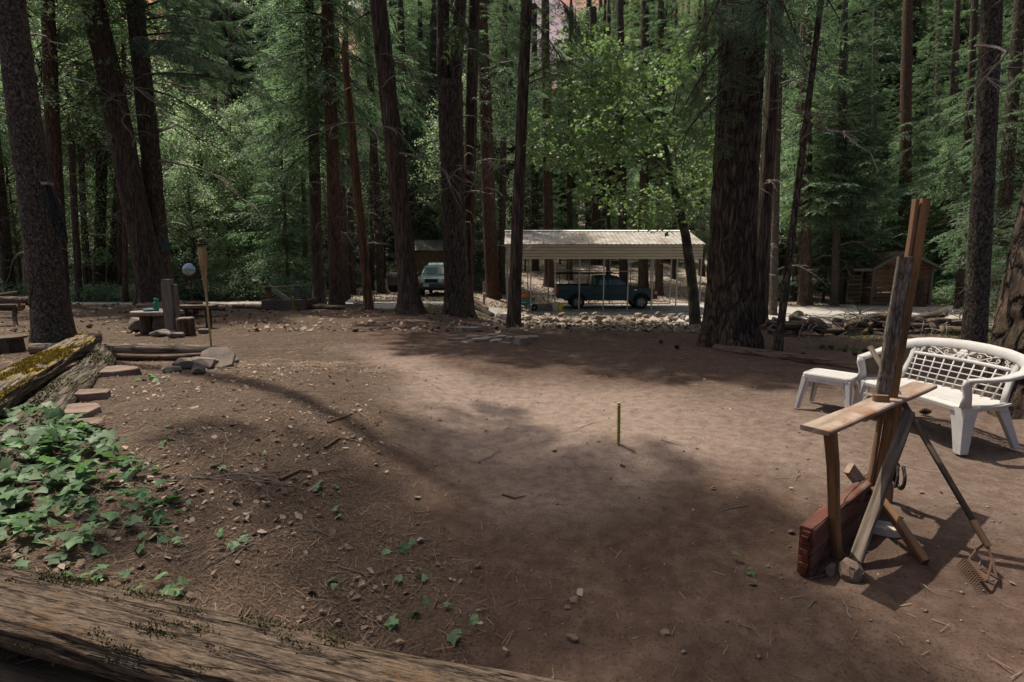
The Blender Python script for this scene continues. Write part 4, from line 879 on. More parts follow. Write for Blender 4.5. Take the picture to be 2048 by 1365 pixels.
put('tailgate', mesh('tailgate', *g_box(.04 * sc_, 0, 1.17 * sc_, .07, 1.72, .34 * sc_), 'truck_teal'), tk)
def cabsec(x, z, w): return (x * sc_, w, z * sc_)
cabp = [(2.16, 1.30, .93), (2.22, 1.78, .79), (2.34, 1.88, .73), (3.1, 1.92, .72), (3.38, 1.87, .74), (3.5, 1.80, .77), (4.2, 1.30, .92)]
Vc = [(x * sc_, -w, z * sc_) for x, z, w in cabp] + [(x * sc_, w, z * sc_) for x, z, w in cabp]; n = len(cabp)
bevel(put('cab', mesh('cab', Vc, [tuple(range(n)), tuple(range(2 * n - 1, n - 1, -1))] + [(i, i + n, (i + 1) % n + n, (i + 1) % n) for i in range(n)], 'truck_teal'), tk), .03)
def pane(nm, pts, off, par, mat='glass'):
    a, b, c = (Vector(p) for p in pts[:3]); nrm = (b - a).cross(c - a).normalized() * off
    v = [tuple(Vector(p) + nrm) for p in pts]; v += [tuple(Vector(p) - nrm * .2) for p in pts]; m_ = len(pts)
    return put(nm, mesh(nm, v, [tuple(range(m_)), tuple(range(2 * m_ - 1, m_ - 1, -1))] + [(i, (i + 1) % m_, (i + 1) % m_ + m_, i + m_) for i in range(m_)], mat), par)
def yw(z): return -(.93 - (z - 1.30) / .48 * .14) - .004
for s_ in (1, -1):
    for pts in ([(2.36, 1.36), (2.82, 1.36), (2.82, 1.74), (2.42, 1.74)], [(2.92, 1.36), (3.98, 1.36), (3.50, 1.74), (2.92, 1.74)]):
        q = [(x * sc_, s_ * yw(z), z * sc_) for x, z in pts]
        pane('window', q, .006 * s_, tk)
    put('door_seam', mesh('door_seam', *join(*[g_box(x * sc_, s_ * -.972, .92 * sc_, .012, .006, .76 * sc_) for x in (2.9, 4.02)], g_box(3.0 * sc_, s_ * -.974, .78 * sc_, 2.4 * sc_, .008, .03)), 'black_metal'), tk)
    put('door_handle', mesh('door_handle', *g_box(3.02 * sc_, s_ * -.985, 1.14 * sc_, .16, .03, .05), 'black_metal'), tk)
    bevel(put('mirror', mesh('mirror', *g_box(3.98 * sc_, s_ * -1.08, 1.42 * sc_, .1, .2, .17), 'black_metal'), tk), .02)
    put('taillight', mesh('taillight', *g_box(.035 * sc_, s_ * -.95, 1.02 * sc_, .09, .07, .4 * sc_), 'red_lens'), tk)
    put('turn_signal', mesh('turn_signal', *g_box(5.56 * sc_, s_ * -.86, .93 * sc_, .2, .2, .16), 'amber'), tk)
    put('headlight', mesh('headlight', *g_box(5.64 * sc_, s_ * -.62, .93 * sc_, .08, .34, .18), 'lamp_glass'), tk)
    put('fender_badge', mesh('fender_badge', *join(g_box(4.36 * sc_, s_ * -.976, 1.1 * sc_, .05, .008, .05), g_box(4.45 * sc_, s_ * -.976, 1.09 * sc_, .09, .008, .035)), 'chrome'), tk)
    for x in (1.2, 4.78): wheel(tk, x * sc_, s_ * -.80, .385 * sc_, .25, -s_, 'galv')
pane('windshield', [(3.56 * sc_, -.70, 1.78 * sc_), (4.13 * sc_, -.84, 1.36 * sc_), (4.13 * sc_, .84, 1.36 * sc_), (3.56 * sc_, .70, 1.78 * sc_)], .012, tk)
put('grille', mesh('grille', *join(*[g_box(5.67 * sc_, 0, (.84 + k * .06) * sc_, .04, .9, .025) for k in range(4)]), 'chrome'), tk)
bevel(put('bumper', mesh('bumper', *g_box(5.74 * sc_, 0, .66 * sc_, .2, 1.94, .22), 'chrome'), tk), .04)
bevel(put('bumper', mesh('bumper', *g_box(-.06 * sc_, 0, .62 * sc_, .18, 1.86, .18), 'chrome'), tk), .03)
rk = [g_tube([(.15 * sc_, s * .9, 1.35 * sc_), (.15 * sc_, s * .86, 2.0 * sc_)], .025, 5) for s in (-1, 1)] + [g_tube([(2.0 * sc_, s * .9, 1.35 * sc_), (2.0 * sc_, s * .86, 2.0 * sc_)], .025, 5) for s in (-1, 1)]
rk += [g_tube([(-.1, s * .86, 2.0 * sc_), (3.5 * sc_, s * .82, 2.02 * sc_)], .035, 5) for s in (-1, 1)] + [g_tube([(x * sc_, -.86, 2.0 * sc_), (x * sc_, .86, 2.0 * sc_)], .025, 5) for x in (.15, 1.1, 2.0, 3.2)] + [g_tube([(.15 * sc_, s * .9, 1.4 * sc_), (.7 * sc_, s * .86, 1.98 * sc_)], .015, 4) for s in (-1, 1)]
put('ladder_rack', mesh('ladder_rack', *join(*rk), 'black_metal'), tk)
put('underbody', mesh('underbody', *g_box(2.95 * sc_, 0, .72 * sc_, 4.9 * sc_, 1.3, .5 * sc_), 'black_metal'), tk)
put('door_sill', mesh('door_sill', *g_box(3.0 * sc_, 0, .53 * sc_, 2.4 * sc_, 1.9, .05), 'dark_trim'), tk)
# a long pipe lying across the rack level
o = put('pipe', mesh('pipe', *g_tube([(P(1108, 541, 30).x, 29.9, P(1108, 541, 30).z), (P(1268, 543, 30).x, 29.9, P(1268, 543, 30).z)], .035, 8), 'galv')); tag(o, 'long pale pipe lying along the ladder rack of the pickup', 'pipe')
# ---- wheelbarrow, buckets, boxes under the left end
wb = thing('wheelbarrow', 'teal wheelbarrow with white lettering at the left end of the carport', 'wheelbarrow', (P(1050, 610, 29).x, 29.0, gz + .01))
tray = [[(-.5, -.2, .42), (-.5, .2, .42), (.25, .2, .34), (.25, -.2, .34)], [(-.62, -.33, .70), (-.62, .33, .70), (.55, .33, .72), (.55, -.33, .72)], [(-.58, -.30, .69), (-.58, .30, .69), (.51, .30, .71), (.51, -.30, .71)], [(-.47, -.18, .44), (-.47, .18, .44), (.23, .18, .36), (.23, -.18, .36)]]
put('tray', mesh('tray', *loft(tray), 'barrow_teal'), wb)
tyb = put('wheel', mesh('wheel', *g_lathe([(.1, -.045), (.18, -.045), (.2, 0), (.18, .045), (.1, .045)], 20, axis='y'), 'black_rubber'), wb, (.5, 0, .2))
put('rim', mesh('rim', *g_lathe([(.02, -.06), (.11, -.03), (.11, .03), (.02, .06)], 14, axis='y'), 'galv'), tyb)
put('handle', mesh('handle', *join(*[g_tube([(.5, s * .09, .2), (-.1, s * .2, .36), (-1.05, s * .3, .55)], .022, 6) for s in (-1, 1)]), 'wood_orange'), wb)
put('leg', mesh('leg', *join(*[g_tube([(-.3, s * .22, .42), (-.4, s * .24, .0), (-.2, s * .24, 0)], .014, 5) for s in (-1, 1)]), 'iron'), wb)
L3 = {'J': [(.07, .16, .02), (.07, .02, .02), (.01, .0, 0)], 'O': None, 'E': None}
def bar2(x0, z0_, x1, z1_): return g_box((x0 + x1) / 2, 0, (z0_ + z1_) / 2, abs(x1 - x0) + .022, .004, abs(z1_ - z0_) + .022)
lt = [bar2(.08, .02, .08, .14), bar2(.0, .01, .07, .01), bar2(.0, .01, .0, .04), bar2(.13, .01, .13, .13), bar2(.2, .01, .2, .13), bar2(.14, .01, .19, .01), bar2(.14, .14, .19, .14), bar2(.25, .01, .25, .14), bar2(.26, .01, .32, .01), bar2(.26, .075, .31, .075), bar2(.26, .14, .32, .14)]
put('lettering', mesh('lettering', *join(*lt), 'white_paint'), wb, (-.3, -.272, .5), (R(-25), 0, 0))
sp_ = thing('sprayer_tank', 'orange drum with dark hoop resting in the teal wheelbarrow', 'tank', (P(1052, 590, 29).x, 29.05, gz + .62))
put('drum', mesh('drum', *g_lathe([(.05, 0), (.24, .03), (.26, .2), (.2, .33), (.06, .37)], 18), 'orange_paint'), sp_)
put('hoop', mesh('hoop', *g_tube([(.3 * math.cos(a), -.27, .16 + .3 * math.sin(a)) for a in np.linspace(0, 3.14, 12)], .018, 5), 'black_rubber'), sp_)
def bucket(label, px_, yy, mat, s=1.):
    b = thing('bucket', label, 'bucket', (P(px_, 620, yy).x, yy, gz + .01))
    put('pail', mesh('pail', *g_lathe([(.125 * s, 0), (.155 * s, .36 * s), (.165 * s, .36 * s), (.165 * s, .385 * s), (.145 * s, .385 * s), (.13 * s, .33 * s)], 20), mat), b)
    put('handle', mesh('handle', *g_tube([(.165 * s * math.cos(a), 0, .36 * s + .14 * s * math.sin(a)) for a in np.linspace(0, 3.14, 10)], .006, 4), 'iron'), b)
bucket('yellow plastic bucket behind the truck tailgate', 1121, 28.75, 'bucket_yellow', 1.0)
bucket('grey white plastic bucket left of the yellow one', 1111, 28.85, 'bucket_white', 1.1)
cr = thing('crate', 'low grey wooden crate between the wheelbarrow and the buckets', 'crate', (P(1087, 615, 29.3).x, 29.3, gz + .01))
for k in range(3): put('slat', mesh('slat', *g_box(0, -.25, .07 + k * .13, 1.0, .02, .11), 'wood_grey'), cr)
for s in (-1, 1): put('end_board', mesh('end_board', *g_box(s * .49, 0, .2, .03, .48, .38), 'wood_grey'), cr)
# stones of the low wall in front of the carport
RK = [rock_mesh(k, 1, .8, .62, ('stone', 'stone_slate', 'stone', 'stone_slate', 'stone')[k % 5]) for k in range(8)]
rw = thing('rock_wall', 'low tumbled rock wall in front of the carport', 'rock wall', (P(1220, 640, 24).x, 24, h(P(1220, 640, 24).x, 24)))
rw['kind'] = 'thing'; rg = np.random.RandomState(50)
for k in range(130):
    px_ = 1036 + 372 * (k / 130) + rg.normal(0, 4); yy = 23.2 + 1.5 * rg.rand(); x = P(px_, 640, yy).x; s = (.13 + .36 * rg.rand() ** 2)
    put('stone', RK[rg.randint(8)], rw, (x, yy, h(x, yy) + s * .18 + (.22 if rg.rand() < .35 else 0)), (rg.normal(0, .3), rg.normal(0, .3), rg.rand() * 6), s, world=True)
# ---- green four wheel drive car, nose towards us
sv = thing('parked_car', 'dusty teal four wheel drive car with orange indicator, nose towards the clearing', 'car', (P(864, 590, 31).x, 31.0, h(P(864, 590, 31).x, 32.2)), rz=R(-92))
prof = [(-.1, .55), (-.1, 1.02), (.02, 1.1), (1.15, 1.20), (1.2, 1.22), (4.35, 1.22), (4.42, .9), (4.4, .5)] + arch(3.6, .42, .4)[::-1] + arch(.85, .42, .4)[::-1] + [(.25, .5)]
def sbody(y): return [(-x, y, z) for x, z in prof]
bevel(put('body', mesh('body', *loft([sbody(-.8), sbody(-.89), sbody(.89), sbody(.8)]), 'suv_teal'), sv), .04, 3)
cabp = [(1.1, 1.2, .86), (1.62, 1.70, .74), (1.8, 1.77, .70), (2.4, 1.80, .69), (2.6, 1.93, .67), (4.25, 1.94, .67), (4.4, 1.2, .85)]
n = len(cabp); Vc = [(-x, -w, z) for x, z, w in cabp] + [(-x, w, z) for x, z, w in cabp]
bevel(put('cabin', mesh('cabin', Vc, [tuple(range(n))[::-1], tuple(range(n, 2 * n))] + [(i, (i + 1) % n, (i + 1) % n + n, i + n) for i in range(n)], 'suv_teal'), sv), .04, 3)
pane('windshield', [(-1.16, -.77, 1.26), (-1.16, .77, 1.26), (-1.58, .66, 1.66), (-1.58, -.66, 1.66)], .012, sv, 'glass_light')
for s_ in (1, -1):
    pane('window', [(-1.55, s_ * .845, 1.27), (-2.3, s_ * .845, 1.27), (-2.3, s_ * .735, 1.68), (-1.75, s_ * .735, 1.68)], .012 * s_, sv)
    pane('window', [(-2.4, s_ * .845, 1.27), (-3.2, s_ * .845, 1.27), (-3.2, s_ * .735, 1.68), (-2.4, s_ * .735, 1.68)], .012 * s_, sv)
    put('turn_signal', mesh('turn_signal', *g_box(.08, s_ * .76, .93, .08, .2, .2), 'amber'), sv)
    put('headlight', mesh('headlight', *g_box(.105, s_ * .52, .93, .06, .26, .2), 'lamp_glass'), sv)
    bevel(put('mirror', mesh('mirror', *g_box(-1.4, s_ * 1.0, 1.32, .12, .2, .16), 'dark_trim'), sv), .03)
    put('roof_rail', mesh('roof_rail', *g_tube([(-2.6, s_ * .6, 1.93), (-2.7, s_ * .6, 2.0), (-4.1, s_ * .6, 2.01), (-4.2, s_ * .6, 1.94)], .016, 5), 'dark_trim'), sv)
    for x in (.85, 3.6): wheel(sv, -x, s_ * .74, .37, .22, s_, 'galv')
put('underbody', mesh('underbody', *g_box(-2.2, 0, .62, 4.0, 1.2, .42), 'black_metal'), sv)
put('grille', mesh('grille', *join(g_box(.1, 0, .93, .03, .76, .2), *[g_box(.12, 0, .86 + k * .06, .02, .74, .018) for k in range(3)]), 'black_metal'), sv)
bevel(put('bumper', mesh('bumper', *g_box(.15, 0, .64, .2, 1.8, .24), 'dark_trim'), sv), .04)
put('valance', mesh('valance', *g_box(.08, 0, .45, .1, 1.5, .16), 'black_metal'), sv)
pl = put('license_plate', mesh('license_plate', *g_box(.27, -.28, .68, .012, .32, .17), 'plate'), sv)
put('plate_marks', mesh('plate_marks', *join(*[g_box(.278, -.28 + (k - 2.5) * .042, .675, .004, .026, .07) for k in range(6)]), 'ink'), pl, (0, 0, 0))
put('wiper', mesh('wiper', *join(g_tube([(-1.13, .5, 1.27), (-1.22, -.1, 1.36)], .008, 4), g_tube([(-1.13, -.1, 1.27), (-1.22, -.62, 1.36)], .008, 4)), 'black_metal'), sv)
# ---- trailer
td = 35.5; tx0 = P(776, 575, td).x; tz = h(tx0, td)
tr = thing('utility_trailer', 'old grey box trailer left of the parked car', 'trailer', (tx0, td, tz))
for k in range(4): put('side_board', mesh('side_board', *g_box(.95, -.02, .55 + k * .18, 1.9, .03, .165), 'wood_grey'), tr)
for k in range(4): put('end_board', mesh('end_board', *g_box(0, .85, .55 + k * .18, .03, 1.7, .165), 'wood_grey'), tr)
for x in (.05, .65, 1.25, 1.85): put('stake', mesh('stake', *g_box(x, -.05, .75, .06, .04, .75), 'wood_dark'), tr)
put('floor', mesh('floor', *g_box(.95, .85, .45, 1.9, 1.75, .06), 'wood_dark'), tr)
put('tarp', mesh('tarp', *join(g_box(.95, .82, 1.23, 1.95, 1.75, .05), *[g_box(.12 + .3 * k, -.06, 1.15 - .05 * (k % 2), .28, .02, .2) for k in range(6)]), 'concrete'), tr)
for yy in (.1, 1.6): wheel(tr, .3, yy, .3, .18, -1, 'rust')
# ---- board shed behind the car
sd = 41.0; sx0, sx1 = P(828, 500, sd).x, P(893, 500, sd).x; sz = h((sx0 + sx1) / 2, sd) - .1
sh = thing('board_shed', 'small brown vertical board shed with grey tin roof behind the car', 'shed', (sx0, sd, sz)); W_ = sx1 - sx0
ztop = P(860, 500, sd).z - sz; zrg = P(850, 481, sd + 1.2).z - sz; nb = 13
for k in range(nb): put('wall_board', mesh('wall_board', *g_box((k + .5) * W_ / nb, .012 * (k % 2), ztop / 2, W_ / nb * .94, .03, ztop), 'shed_board'), sh)
for k in range(8): put('wall_board', mesh('wall_board', *g_box(-.02 + .01 * (k % 2), .15 + k * .29, ztop / 2 + .3 * min(k, 7 - k) / 4, .03, .27, ztop + .6 * min(k, 7 - k) / 4), 'shed_board'), sh)
for s_, (ya, yb, za, zb) in enumerate(((-.3, 1.2, ztop - .05, zrg), (2.7, 1.2, ztop - .05, zrg))):
    for k in range(7):
        x0_ = -.2 + (W_ + .4) * k / 7; w_ = (W_ + .4) / 7
        V = [(x0_, ya, za), (x0_ + w_ * .97, ya, za), (x0_ + w_ * .97, yb, zb), (x0_, yb, zb)]; V += [(a, b, c + .025 + .006 * (k % 2)) for a, b, c in V]
        put('roof_sheet', mesh('roof_sheet', V, [(0, 3, 2, 1), (4, 5, 6, 7), (0, 1, 5, 4), (1, 2, 6, 5), (2, 3, 7, 6), (3, 0, 4, 7)], 'galv'), sh)
# ---- log shed at the right
ld = 33.6; lx0, lx1 = P(1742, 600, ld).x, P(1856, 600, ld).x; lz = h((lx0 + lx1) / 2, ld) - .05; WL = lx1 - lx0
lg = thing('plank_shed', 'weathered brown plank shed with mossy gable roof beside the gravel track', 'shed', (lx0, ld, lz))
we = P(1745, 531, ld).z - lz; pk = P(1800, 503, ld).z - lz; xm = P(1800, 503, ld).x - lx0; dp = 3.4
nb = 9
for k in range(nb):                        # front boards, a doorway kept free
    z0, z1 = we * k / nb, we * (k + 1) / nb
    xd0 = WL * .36
    put('wall_board', mesh('wall_board', *g_box(xd0 / 2, .012 * (k % 2), (z0 + z1) / 2, xd0, .05, (z1 - z0) * .93), 'barn_brown'), lg)
    put('wall_board', mesh('wall_board', *g_box((WL * .78 + WL) / 2, .012 * (k % 2), (z0 + z1) / 2, WL * .22, .05, (z1 - z0) * .93), 'barn_brown'), lg)
    put('wall_board', mesh('wall_board', *g_box(.0, dp / 2, (z0 + z1) / 2, .05, dp - .1, (z1 - z0) * .93), 'barn_brown'), lg)
    put('wall_board', mesh('wall_board', *g_box(WL, dp / 2, (z0 + z1) / 2, .05, dp - .1, (z1 - z0) * .93), 'barn_brown'), lg)
put('gable_board', mesh('gable_board', [(0, .01, we), (WL, .01, we), (xm, .01, pk - .05), (0, .05, we), (WL, .05, we), (xm, .05, pk - .05)], [(0, 1, 2), (5, 4, 3), (0, 3, 4, 1), (1, 4, 5, 2), (2, 5, 3, 0)], 'barn_brown'), lg)
dr_ = put('door', mesh('door', *g_box(WL * .57, .0, we * .46, WL * .38, .05, we * .92), 'door_grey'), lg)
put('door_frame', mesh('door_frame', *join(g_box(WL * .365, -.02, we * .48, .1, .09, we * .96), g_box(WL * .775, -.02, we * .48, .1, .09, we * .96), g_box(WL * .57, -.02, we * .96, WL * .42, .09, .1)), 'wood_brown'), lg)
put('handle', mesh('handle', *g_box(WL * .42, -.05, we * .45, .04, .05, .12), 'iron'), dr_)
for x in (-.03, WL + .03): put('corner_post', mesh('corner_post', *g_box(x, -.04, we / 2, .15, .12, we), 'wood_grey'), lg)
def slope(xa, za, xb, zb, nm):
    rows = 6
    for k in range(rows):
        t0, t1 = k / rows, (k + 1) / rows + .03
        a = (xa + (xb - xa) * t0, za + (zb - za) * t0); b = (xa + (xb - xa) * t1, za + (zb - za) * t1)
        V = [(a[0], -.5, a[1]), (b[0], -.5, b[1] - .03), (b[0], dp + .3, b[1] - .03), (a[0], dp + .3, a[1])]; V += [(p, q, r_ + .05) for p, q, r_ in V]
        put('shingle_course', mesh('shingle_course', V, [(0, 3, 2, 1), (4, 5, 6, 7), (0, 1, 5, 4), (1, 2, 6, 5), (2, 3, 7, 6), (3, 0, 4, 7)], 'shingle'), lg)
    put('barge_board', mesh('barge_board', *join(([(xa, -.56, za - .1), (xb, -.56, zb - .1), (xb, -.56, zb + .07), (xa, -.56, za + .07), (xa, -.51, za - .1), (xb, -.51, zb - .1), (xb, -.51, zb + .07), (xa, -.51, za + .07)], [(0, 1, 2, 3), (7, 6, 5, 4), (0, 4, 5, 1), (3, 2, 6, 7), (0, 3, 7, 4), (1, 5, 6, 2)])), 'wood_grey'), lg)
sl = (pk - we) / xm
slope(-.5, we - .5 * sl, xm, pk, 'l'); slope(WL + .45, we - .25, xm, pk, 'r')
# lean-to rack at the left of the shed
lx = P(1693, 600, ld + .6).x - lx0
for k in range(7): put('rack_board', mesh('rack_board', *g_box(lx + .35, .6, .25 + k * .27, .75, .3, .2), 'barn_brown'), lg)
put('rack_post', mesh('rack_post', *join(g_box(lx - .05, .5, we * .45, .09, .09, we * .9), g_box(lx + .78, .5, we * .45, .09, .09, we * .9)), 'wood_grey'), lg)
slope(lx - .45, we * .9, -.45, we - .5 * sl + .02, 'lean')
st = put('stump', trunk_mesh([(0, 0, 0, .5), (0, 0, 1.2, .42), (0, 0, 1.75, .42), (0, 0, 1.76, .05)], 'cedar', 22, .15, .25, .3, 61), None, (P(1828, 600, 32.6).x, 32.6, h(P(1828, 600, 32.6).x, 32.6) - .05)); tag(st, 'dark broad stump at the right corner of the plank shed', 'stump')
# white post and planks behind the forked fir
q = P(968, 590, 27); o = thing('marker_post', 'short pale post between the forked fir and the carport', 'post', (q.x, 27, h(q.x, 27) - .05))
put('shaft', mesh('shaft', *g_tube([(0, 0, 0), (0, 0, .5), (-.02, 0, 1.25)], [.06, .055, .05], 8), 'wood_grey'), o); put('band', mesh('band', *g_lathe([(.062, .62), (.066, .64), (.066, .7), (.06, .72)], 10), 'white_paint'), o)
for k, (a, b, c, d_) in enumerate(((952, 596, 975, 606), (944, 604, 985, 628))):
    p0, p1 = P(a, b, 25.5 - k * 3), P(c, d_, 24 - k * 3); p0.z = h(p0.x, p0.y) + .14; p1.z = h(p1.x, p1.y) + .07
    o = logb('fallen_log', p0, p1, (.09, .12)[k], ('log_red', 'log_old')[k], seed=70 + k); tag(o, ('reddish plank log lying behind the forked fir', 'grey fallen log lying right of the forked fir foot')[k], 'log')
# ================================================================== the clearing
# ---- horseshoe stakes
def stake(label, x, y, hh, r=.0135):
    z = h(x, y); s = thing('horseshoe_stake', label, 'stake', (x, y, z), 'horseshoe stakes')
    put('rod', mesh('rod', *g_tube([(0, 0, -.1), (-.008, 0, hh)], r, 12), 'yellow_paint'), s)
    gs = []
    for k in range(15):                    # the coarse thread that shows as pale teeth
        zz = .03 + (hh - .05) * k / 14
        gs.append(g_lathe([(r * .9, zz - .008), (r * 1.6, zz), (r * .9, zz + .008)], 12, (-.008 * zz / hh, 0, 0)))
    put('thread', mesh('thread', *join(*gs), 'yellow_paint'), s)
    put('cap', mesh('cap', *g_lathe([(r * 1.05, hh - .004), (r * 1.05, hh + .004), (r * .4, hh + .007)], 12, (-.008, 0, 0)), 'lamp_glass'), s)
q = G(1237, 892); stake('yellow threaded stake standing in the middle of the near earth', q.x, q.y, .385, .0125)
d = 17.6; stake('yellow stake in front of the far timber box', P(588, 620, d).x, d, .46, .03)
# ---- far horseshoe box
bx0, bx1 = P(523, 610, 17.9).x, P(612, 610, 17.9).x; bd = 17.95; bz = h(bx0, bd)
hb = thing('horseshoe_box', 'dark timber backstop box with a rail frame behind the far stake', 'horseshoe pit', (bx0, bd, bz))
for k in range(2): beam('timber', (bx0, bd, bz + .09 + k * .165), (bx1, bd, bz + .09 + k * .165), .12, .16, 'wood_dark', hb, seed=k)
for x in (bx0 + .06, bx1 - .06): beam('side_timber', (x, bd + .08, bz + .17), (x, bd + 1.1, bz + .17), .12, .3, 'wood_dark', hb, seed=4)
zb = P(560, 573, 19.2).z; yb_ = 19.2
for k, px_ in enumerate((538, 596)):
    x = P(px_, 600, yb_).x; beam('post', (x, yb_, h(x, yb_) - .05), (x, yb_, zb), .15, .13, ('wood_brown', 'wood_grey')[k], hb, up=(0, 1, 0), seed=9 + k)
beam('rail', P(521, 575, yb_ - .1), P(616, 571, yb_ - .1), .2, .035, 'wood_grey', hb, seed=12)
beam('brace', P(545, 579, yb_ - .2), P(580, 603, yb_ - .5), .06, .16, 'wood_grey', hb, seed=13)
for k, (a, b, c, d_, r, m_, lb) in enumerate(((465, 600, 524, 606, .075, 'log_red', 'thin reddish log lying left of the far horseshoe box'), (612, 607, 686, 610, .085, 'log_old', 'thin grey log lying right of the far horseshoe box'), (650, 613, 690, 617, .06, 'log_red', 'short brown log lying in front of the grey log by the burnt pole'))):
    p0, p1 = P(a, b, 18.6 - .2 * k), P(c, d_, 18.3 - .2 * k); p0.z = h(p0.x, p0.y) + r * .8; p1.z = h(p1.x, p1.y) + r * .8
    tag(logb('ground_log', p0, p1, r, m_, seed=80 + k, n=12, rows=16), lb, 'log')
def stone(label, px_, py_, sx, sy, sz, seed, mat='stone', rz=0, lift=.3, n=16, group=None, tilt=(0, 0), at=None, rnd=.35, name='stone'):
    p = G(px_, py_) if at is None else at
    o = put(name, rock_mesh(seed, sx, sy, sz, mat, n, rnd), None, (p.x, p.y, p.z + sz * lift), (tilt[0], tilt[1], rz)); tag(o, label, 'stone', group); return o
for k, (a, b, s) in enumerate(((703, 606, .42), (722, 607, .36), (713, 611, .25))):
    stone(('larger pale stone beside the burnt pole', 'pale stone touching the foot of the burnt pole', 'small pale stone in front of the two by the burnt pole')[k], a, b, s, s * .8, s * .7, 200 + k, 'stone_pale')
stone('large pale boulder at the foot of the slender cedar', 1006, 640, .62, .5, .45, 210, 'stone_pale', lift=.25)
gp = put('gravel_patch', mesh('gravel_patch', *g_lathe([(1.45, 0), (1.1, .09), (.6, .16), (.1, .19)], 26), 'road_gravel' if 'road_gravel' in M else 'stone_pale', smooth=True), None, (P(790, 605, 19.6).x, 19.6, h(P(790, 605, 19.6).x, 19.6) - .05), None, (1, .75, 1)); tag(gp, 'low heap of white gravel left of the leaning brown cedar', 'gravel heap', kind='stuff')
# ---- flagstones
fs = thing('flagstone_paving', 'patch of flat grey flagstones at the edge of the lane', 'flagstones', G(985, 680)); fs.rotation_euler = (0, 0, 0)
for k, (a, b, sx, sy, sz) in enumerate([(935, 663, .75, .42, .12), (912, 681, .55, .2, .05), (945, 676, .38, .25, .05), (960, 684, .5, .33, .09), (985, 672, .34, .22, .05), (1002, 676, .36, .25, .05), (992, 684, .5, .25, .05), (1018, 678, .3, .22, .05), (1042, 686, .46, .35, .16), (1060, 682, .36, .5, .13), (975, 679, .3, .2, .05), (930, 688, .25, .15, .04), (1010, 688, .35, .15, .04)]):
    p = G(a, b); put('flagstone', rock_mesh(230 + k, sx, sy, sz, 'stone_slate', 14, .2), fs, (p.x, p.y, p.z + sz * .3), (0, 0, k * .7 * .3), world=True)
# ---- stone table, post, bottle
td = 12.3; c = P(310, 640, td); tz = h(c.x, td)
tb = thing('stone_table', 'rough slab table on rocks beside the timber post', 'table', (c.x, td, tz))
x0, x1, zt = P(266, 625, td).x - c.x, P(352, 625, td).x - c.x, P(310, 622, td).z - tz
put('table_top', mesh('table_top', *g_slab([(x0, -.1), (x0 + .15, -.3), (.1, -.36), (x1, -.25), (x1 + .05, .25), (.1, .42), (x0 + .2, .32)], zt - .09, zt), 'stone_slate'), tb); bevel(tb.children[0], .02)
put('leg', log_mesh(zt - .08, .15, 'log_red', seed=91, n=14, rows=10), tb, (x0 + .3, -.02, 0), (0, R(-90), 0))
put('support_stone', rock_mesh(92, .55, .5, zt * 1.5, 'stone', 16), tb, (.2, .05, zt * .35))
tp = thing('timber_post', 'weathered grey timber post of three planks rising from the rocks', 'post', (P(346, 660, 12.0).x, 12.0, tz))
zp_ = P(346, 559, 12).z - tz
beam('centre_plank', (0, -.03, .0), (-.01, -.03, zp_), .19, .13, 'wood_grey', tp, up=(0, 1, 0), world=False, seed=5)
beam('side_plank', (-.135, .02, .0), (-.14, .02, zp_ - .1), .07, .1, 'wood_grey', tp, up=(0, 1, 0), world=False, seed=6); beam('side_plank', (.135, .02, .0), (.13, .02, zp_ - .12), .07, .1, 'wood_grey', tp, up=(0, 1, 0), world=False, seed=7)
bt = thing('water_bottle', 'teal green bottle standing on the stone table', 'bottle', (P(313, 620, 12.25).x, 12.25, tz + zt))
put('flask', mesh('flask', *g_lathe([(.05, 0), (.056, .02), (.056, .17), (.05, .2), (.03, .225), (.026, .235)], 16), 'bottle'), bt); put('cap', mesh('cap', *g_lathe([(.032, .235), (.034, .245), (.034, .285), (.02, .3)], 14), 'bottle'), bt)
put('handle', mesh('handle', *g_tube([(.03, 0, .27), (.075, 0, .27), (.07, 0, .2), (.05, 0, .18)], .007, 5), 'bottle'), bt)
cl = put('folded_cloth', rock_mesh(95, .34, .22, .09, 'cloth_blue', 20, .6), None, (P(300, 620, 12.25).x, 12.2, tz + zt + .035)); tag(cl, 'crumpled blue grey cloth on the stone table', 'cloth')
for k, (a, b, sx, sz, m_, lb) in enumerate([(278, 664, .5, .34, 'stone', 'rounded grey rock left of the table rocks'), (325, 652, .62, .5, 'stone', 'large pale rock under the stone table'), (345, 664, .4, .3, 'stone', 'mossy rock in front of the timber post'), (330, 672, .6, .16, 'stone_slate', 'flat slab rock in front of the table rocks'), (352, 676, .35, .12, 'stone', 'small flat rock below the timber post'),
                                             (362, 640, .55, .6, 'stone', 'tall rock right of the timber post'), (378, 662, .3, .3, 'stone_pale', 'pale angular rock beside the short stump'), (410, 668, .3, .14, 'stone', 'small flat rock right of the short stump'), (318, 664, .22, .2, 'stone', 'small round rock beside the large pale rock')]):
    stone(lb, a, b, sx * 1.1, sx * .85, sz * 1.15, 240 + k, m_, k, .4)
st = put('stump', log_mesh(.42, .2, 'log_red', seed=96, n=16, rows=8, endmat='stone_slate'), None, G(373, 672) + Vector((0, 0, -.02)), (0, R(-90), 0)); tag(st, 'short sawn stump right of the timber post', 'stump')
bn = thing('log_bench', 'dark slab bench on log legs right of the timber post', 'bench', (P(395, 640, 13.2).x, 13.2, h(P(395, 640, 13.2).x, 13.2)))
zb2 = P(400, 614, 13.2).z - bn.location.z
beam('seat', (-.55, 0, zb2), (.45, 0, zb2 + .01), .34, .08, 'wood_dark', bn, world=False, seed=15)
for x in (-.3, .28): put('leg', log_mesh(zb2, .08, 'log_red', seed=97, n=10, rows=6), bn, (x, 0, 0), (0, R(-90), 0))
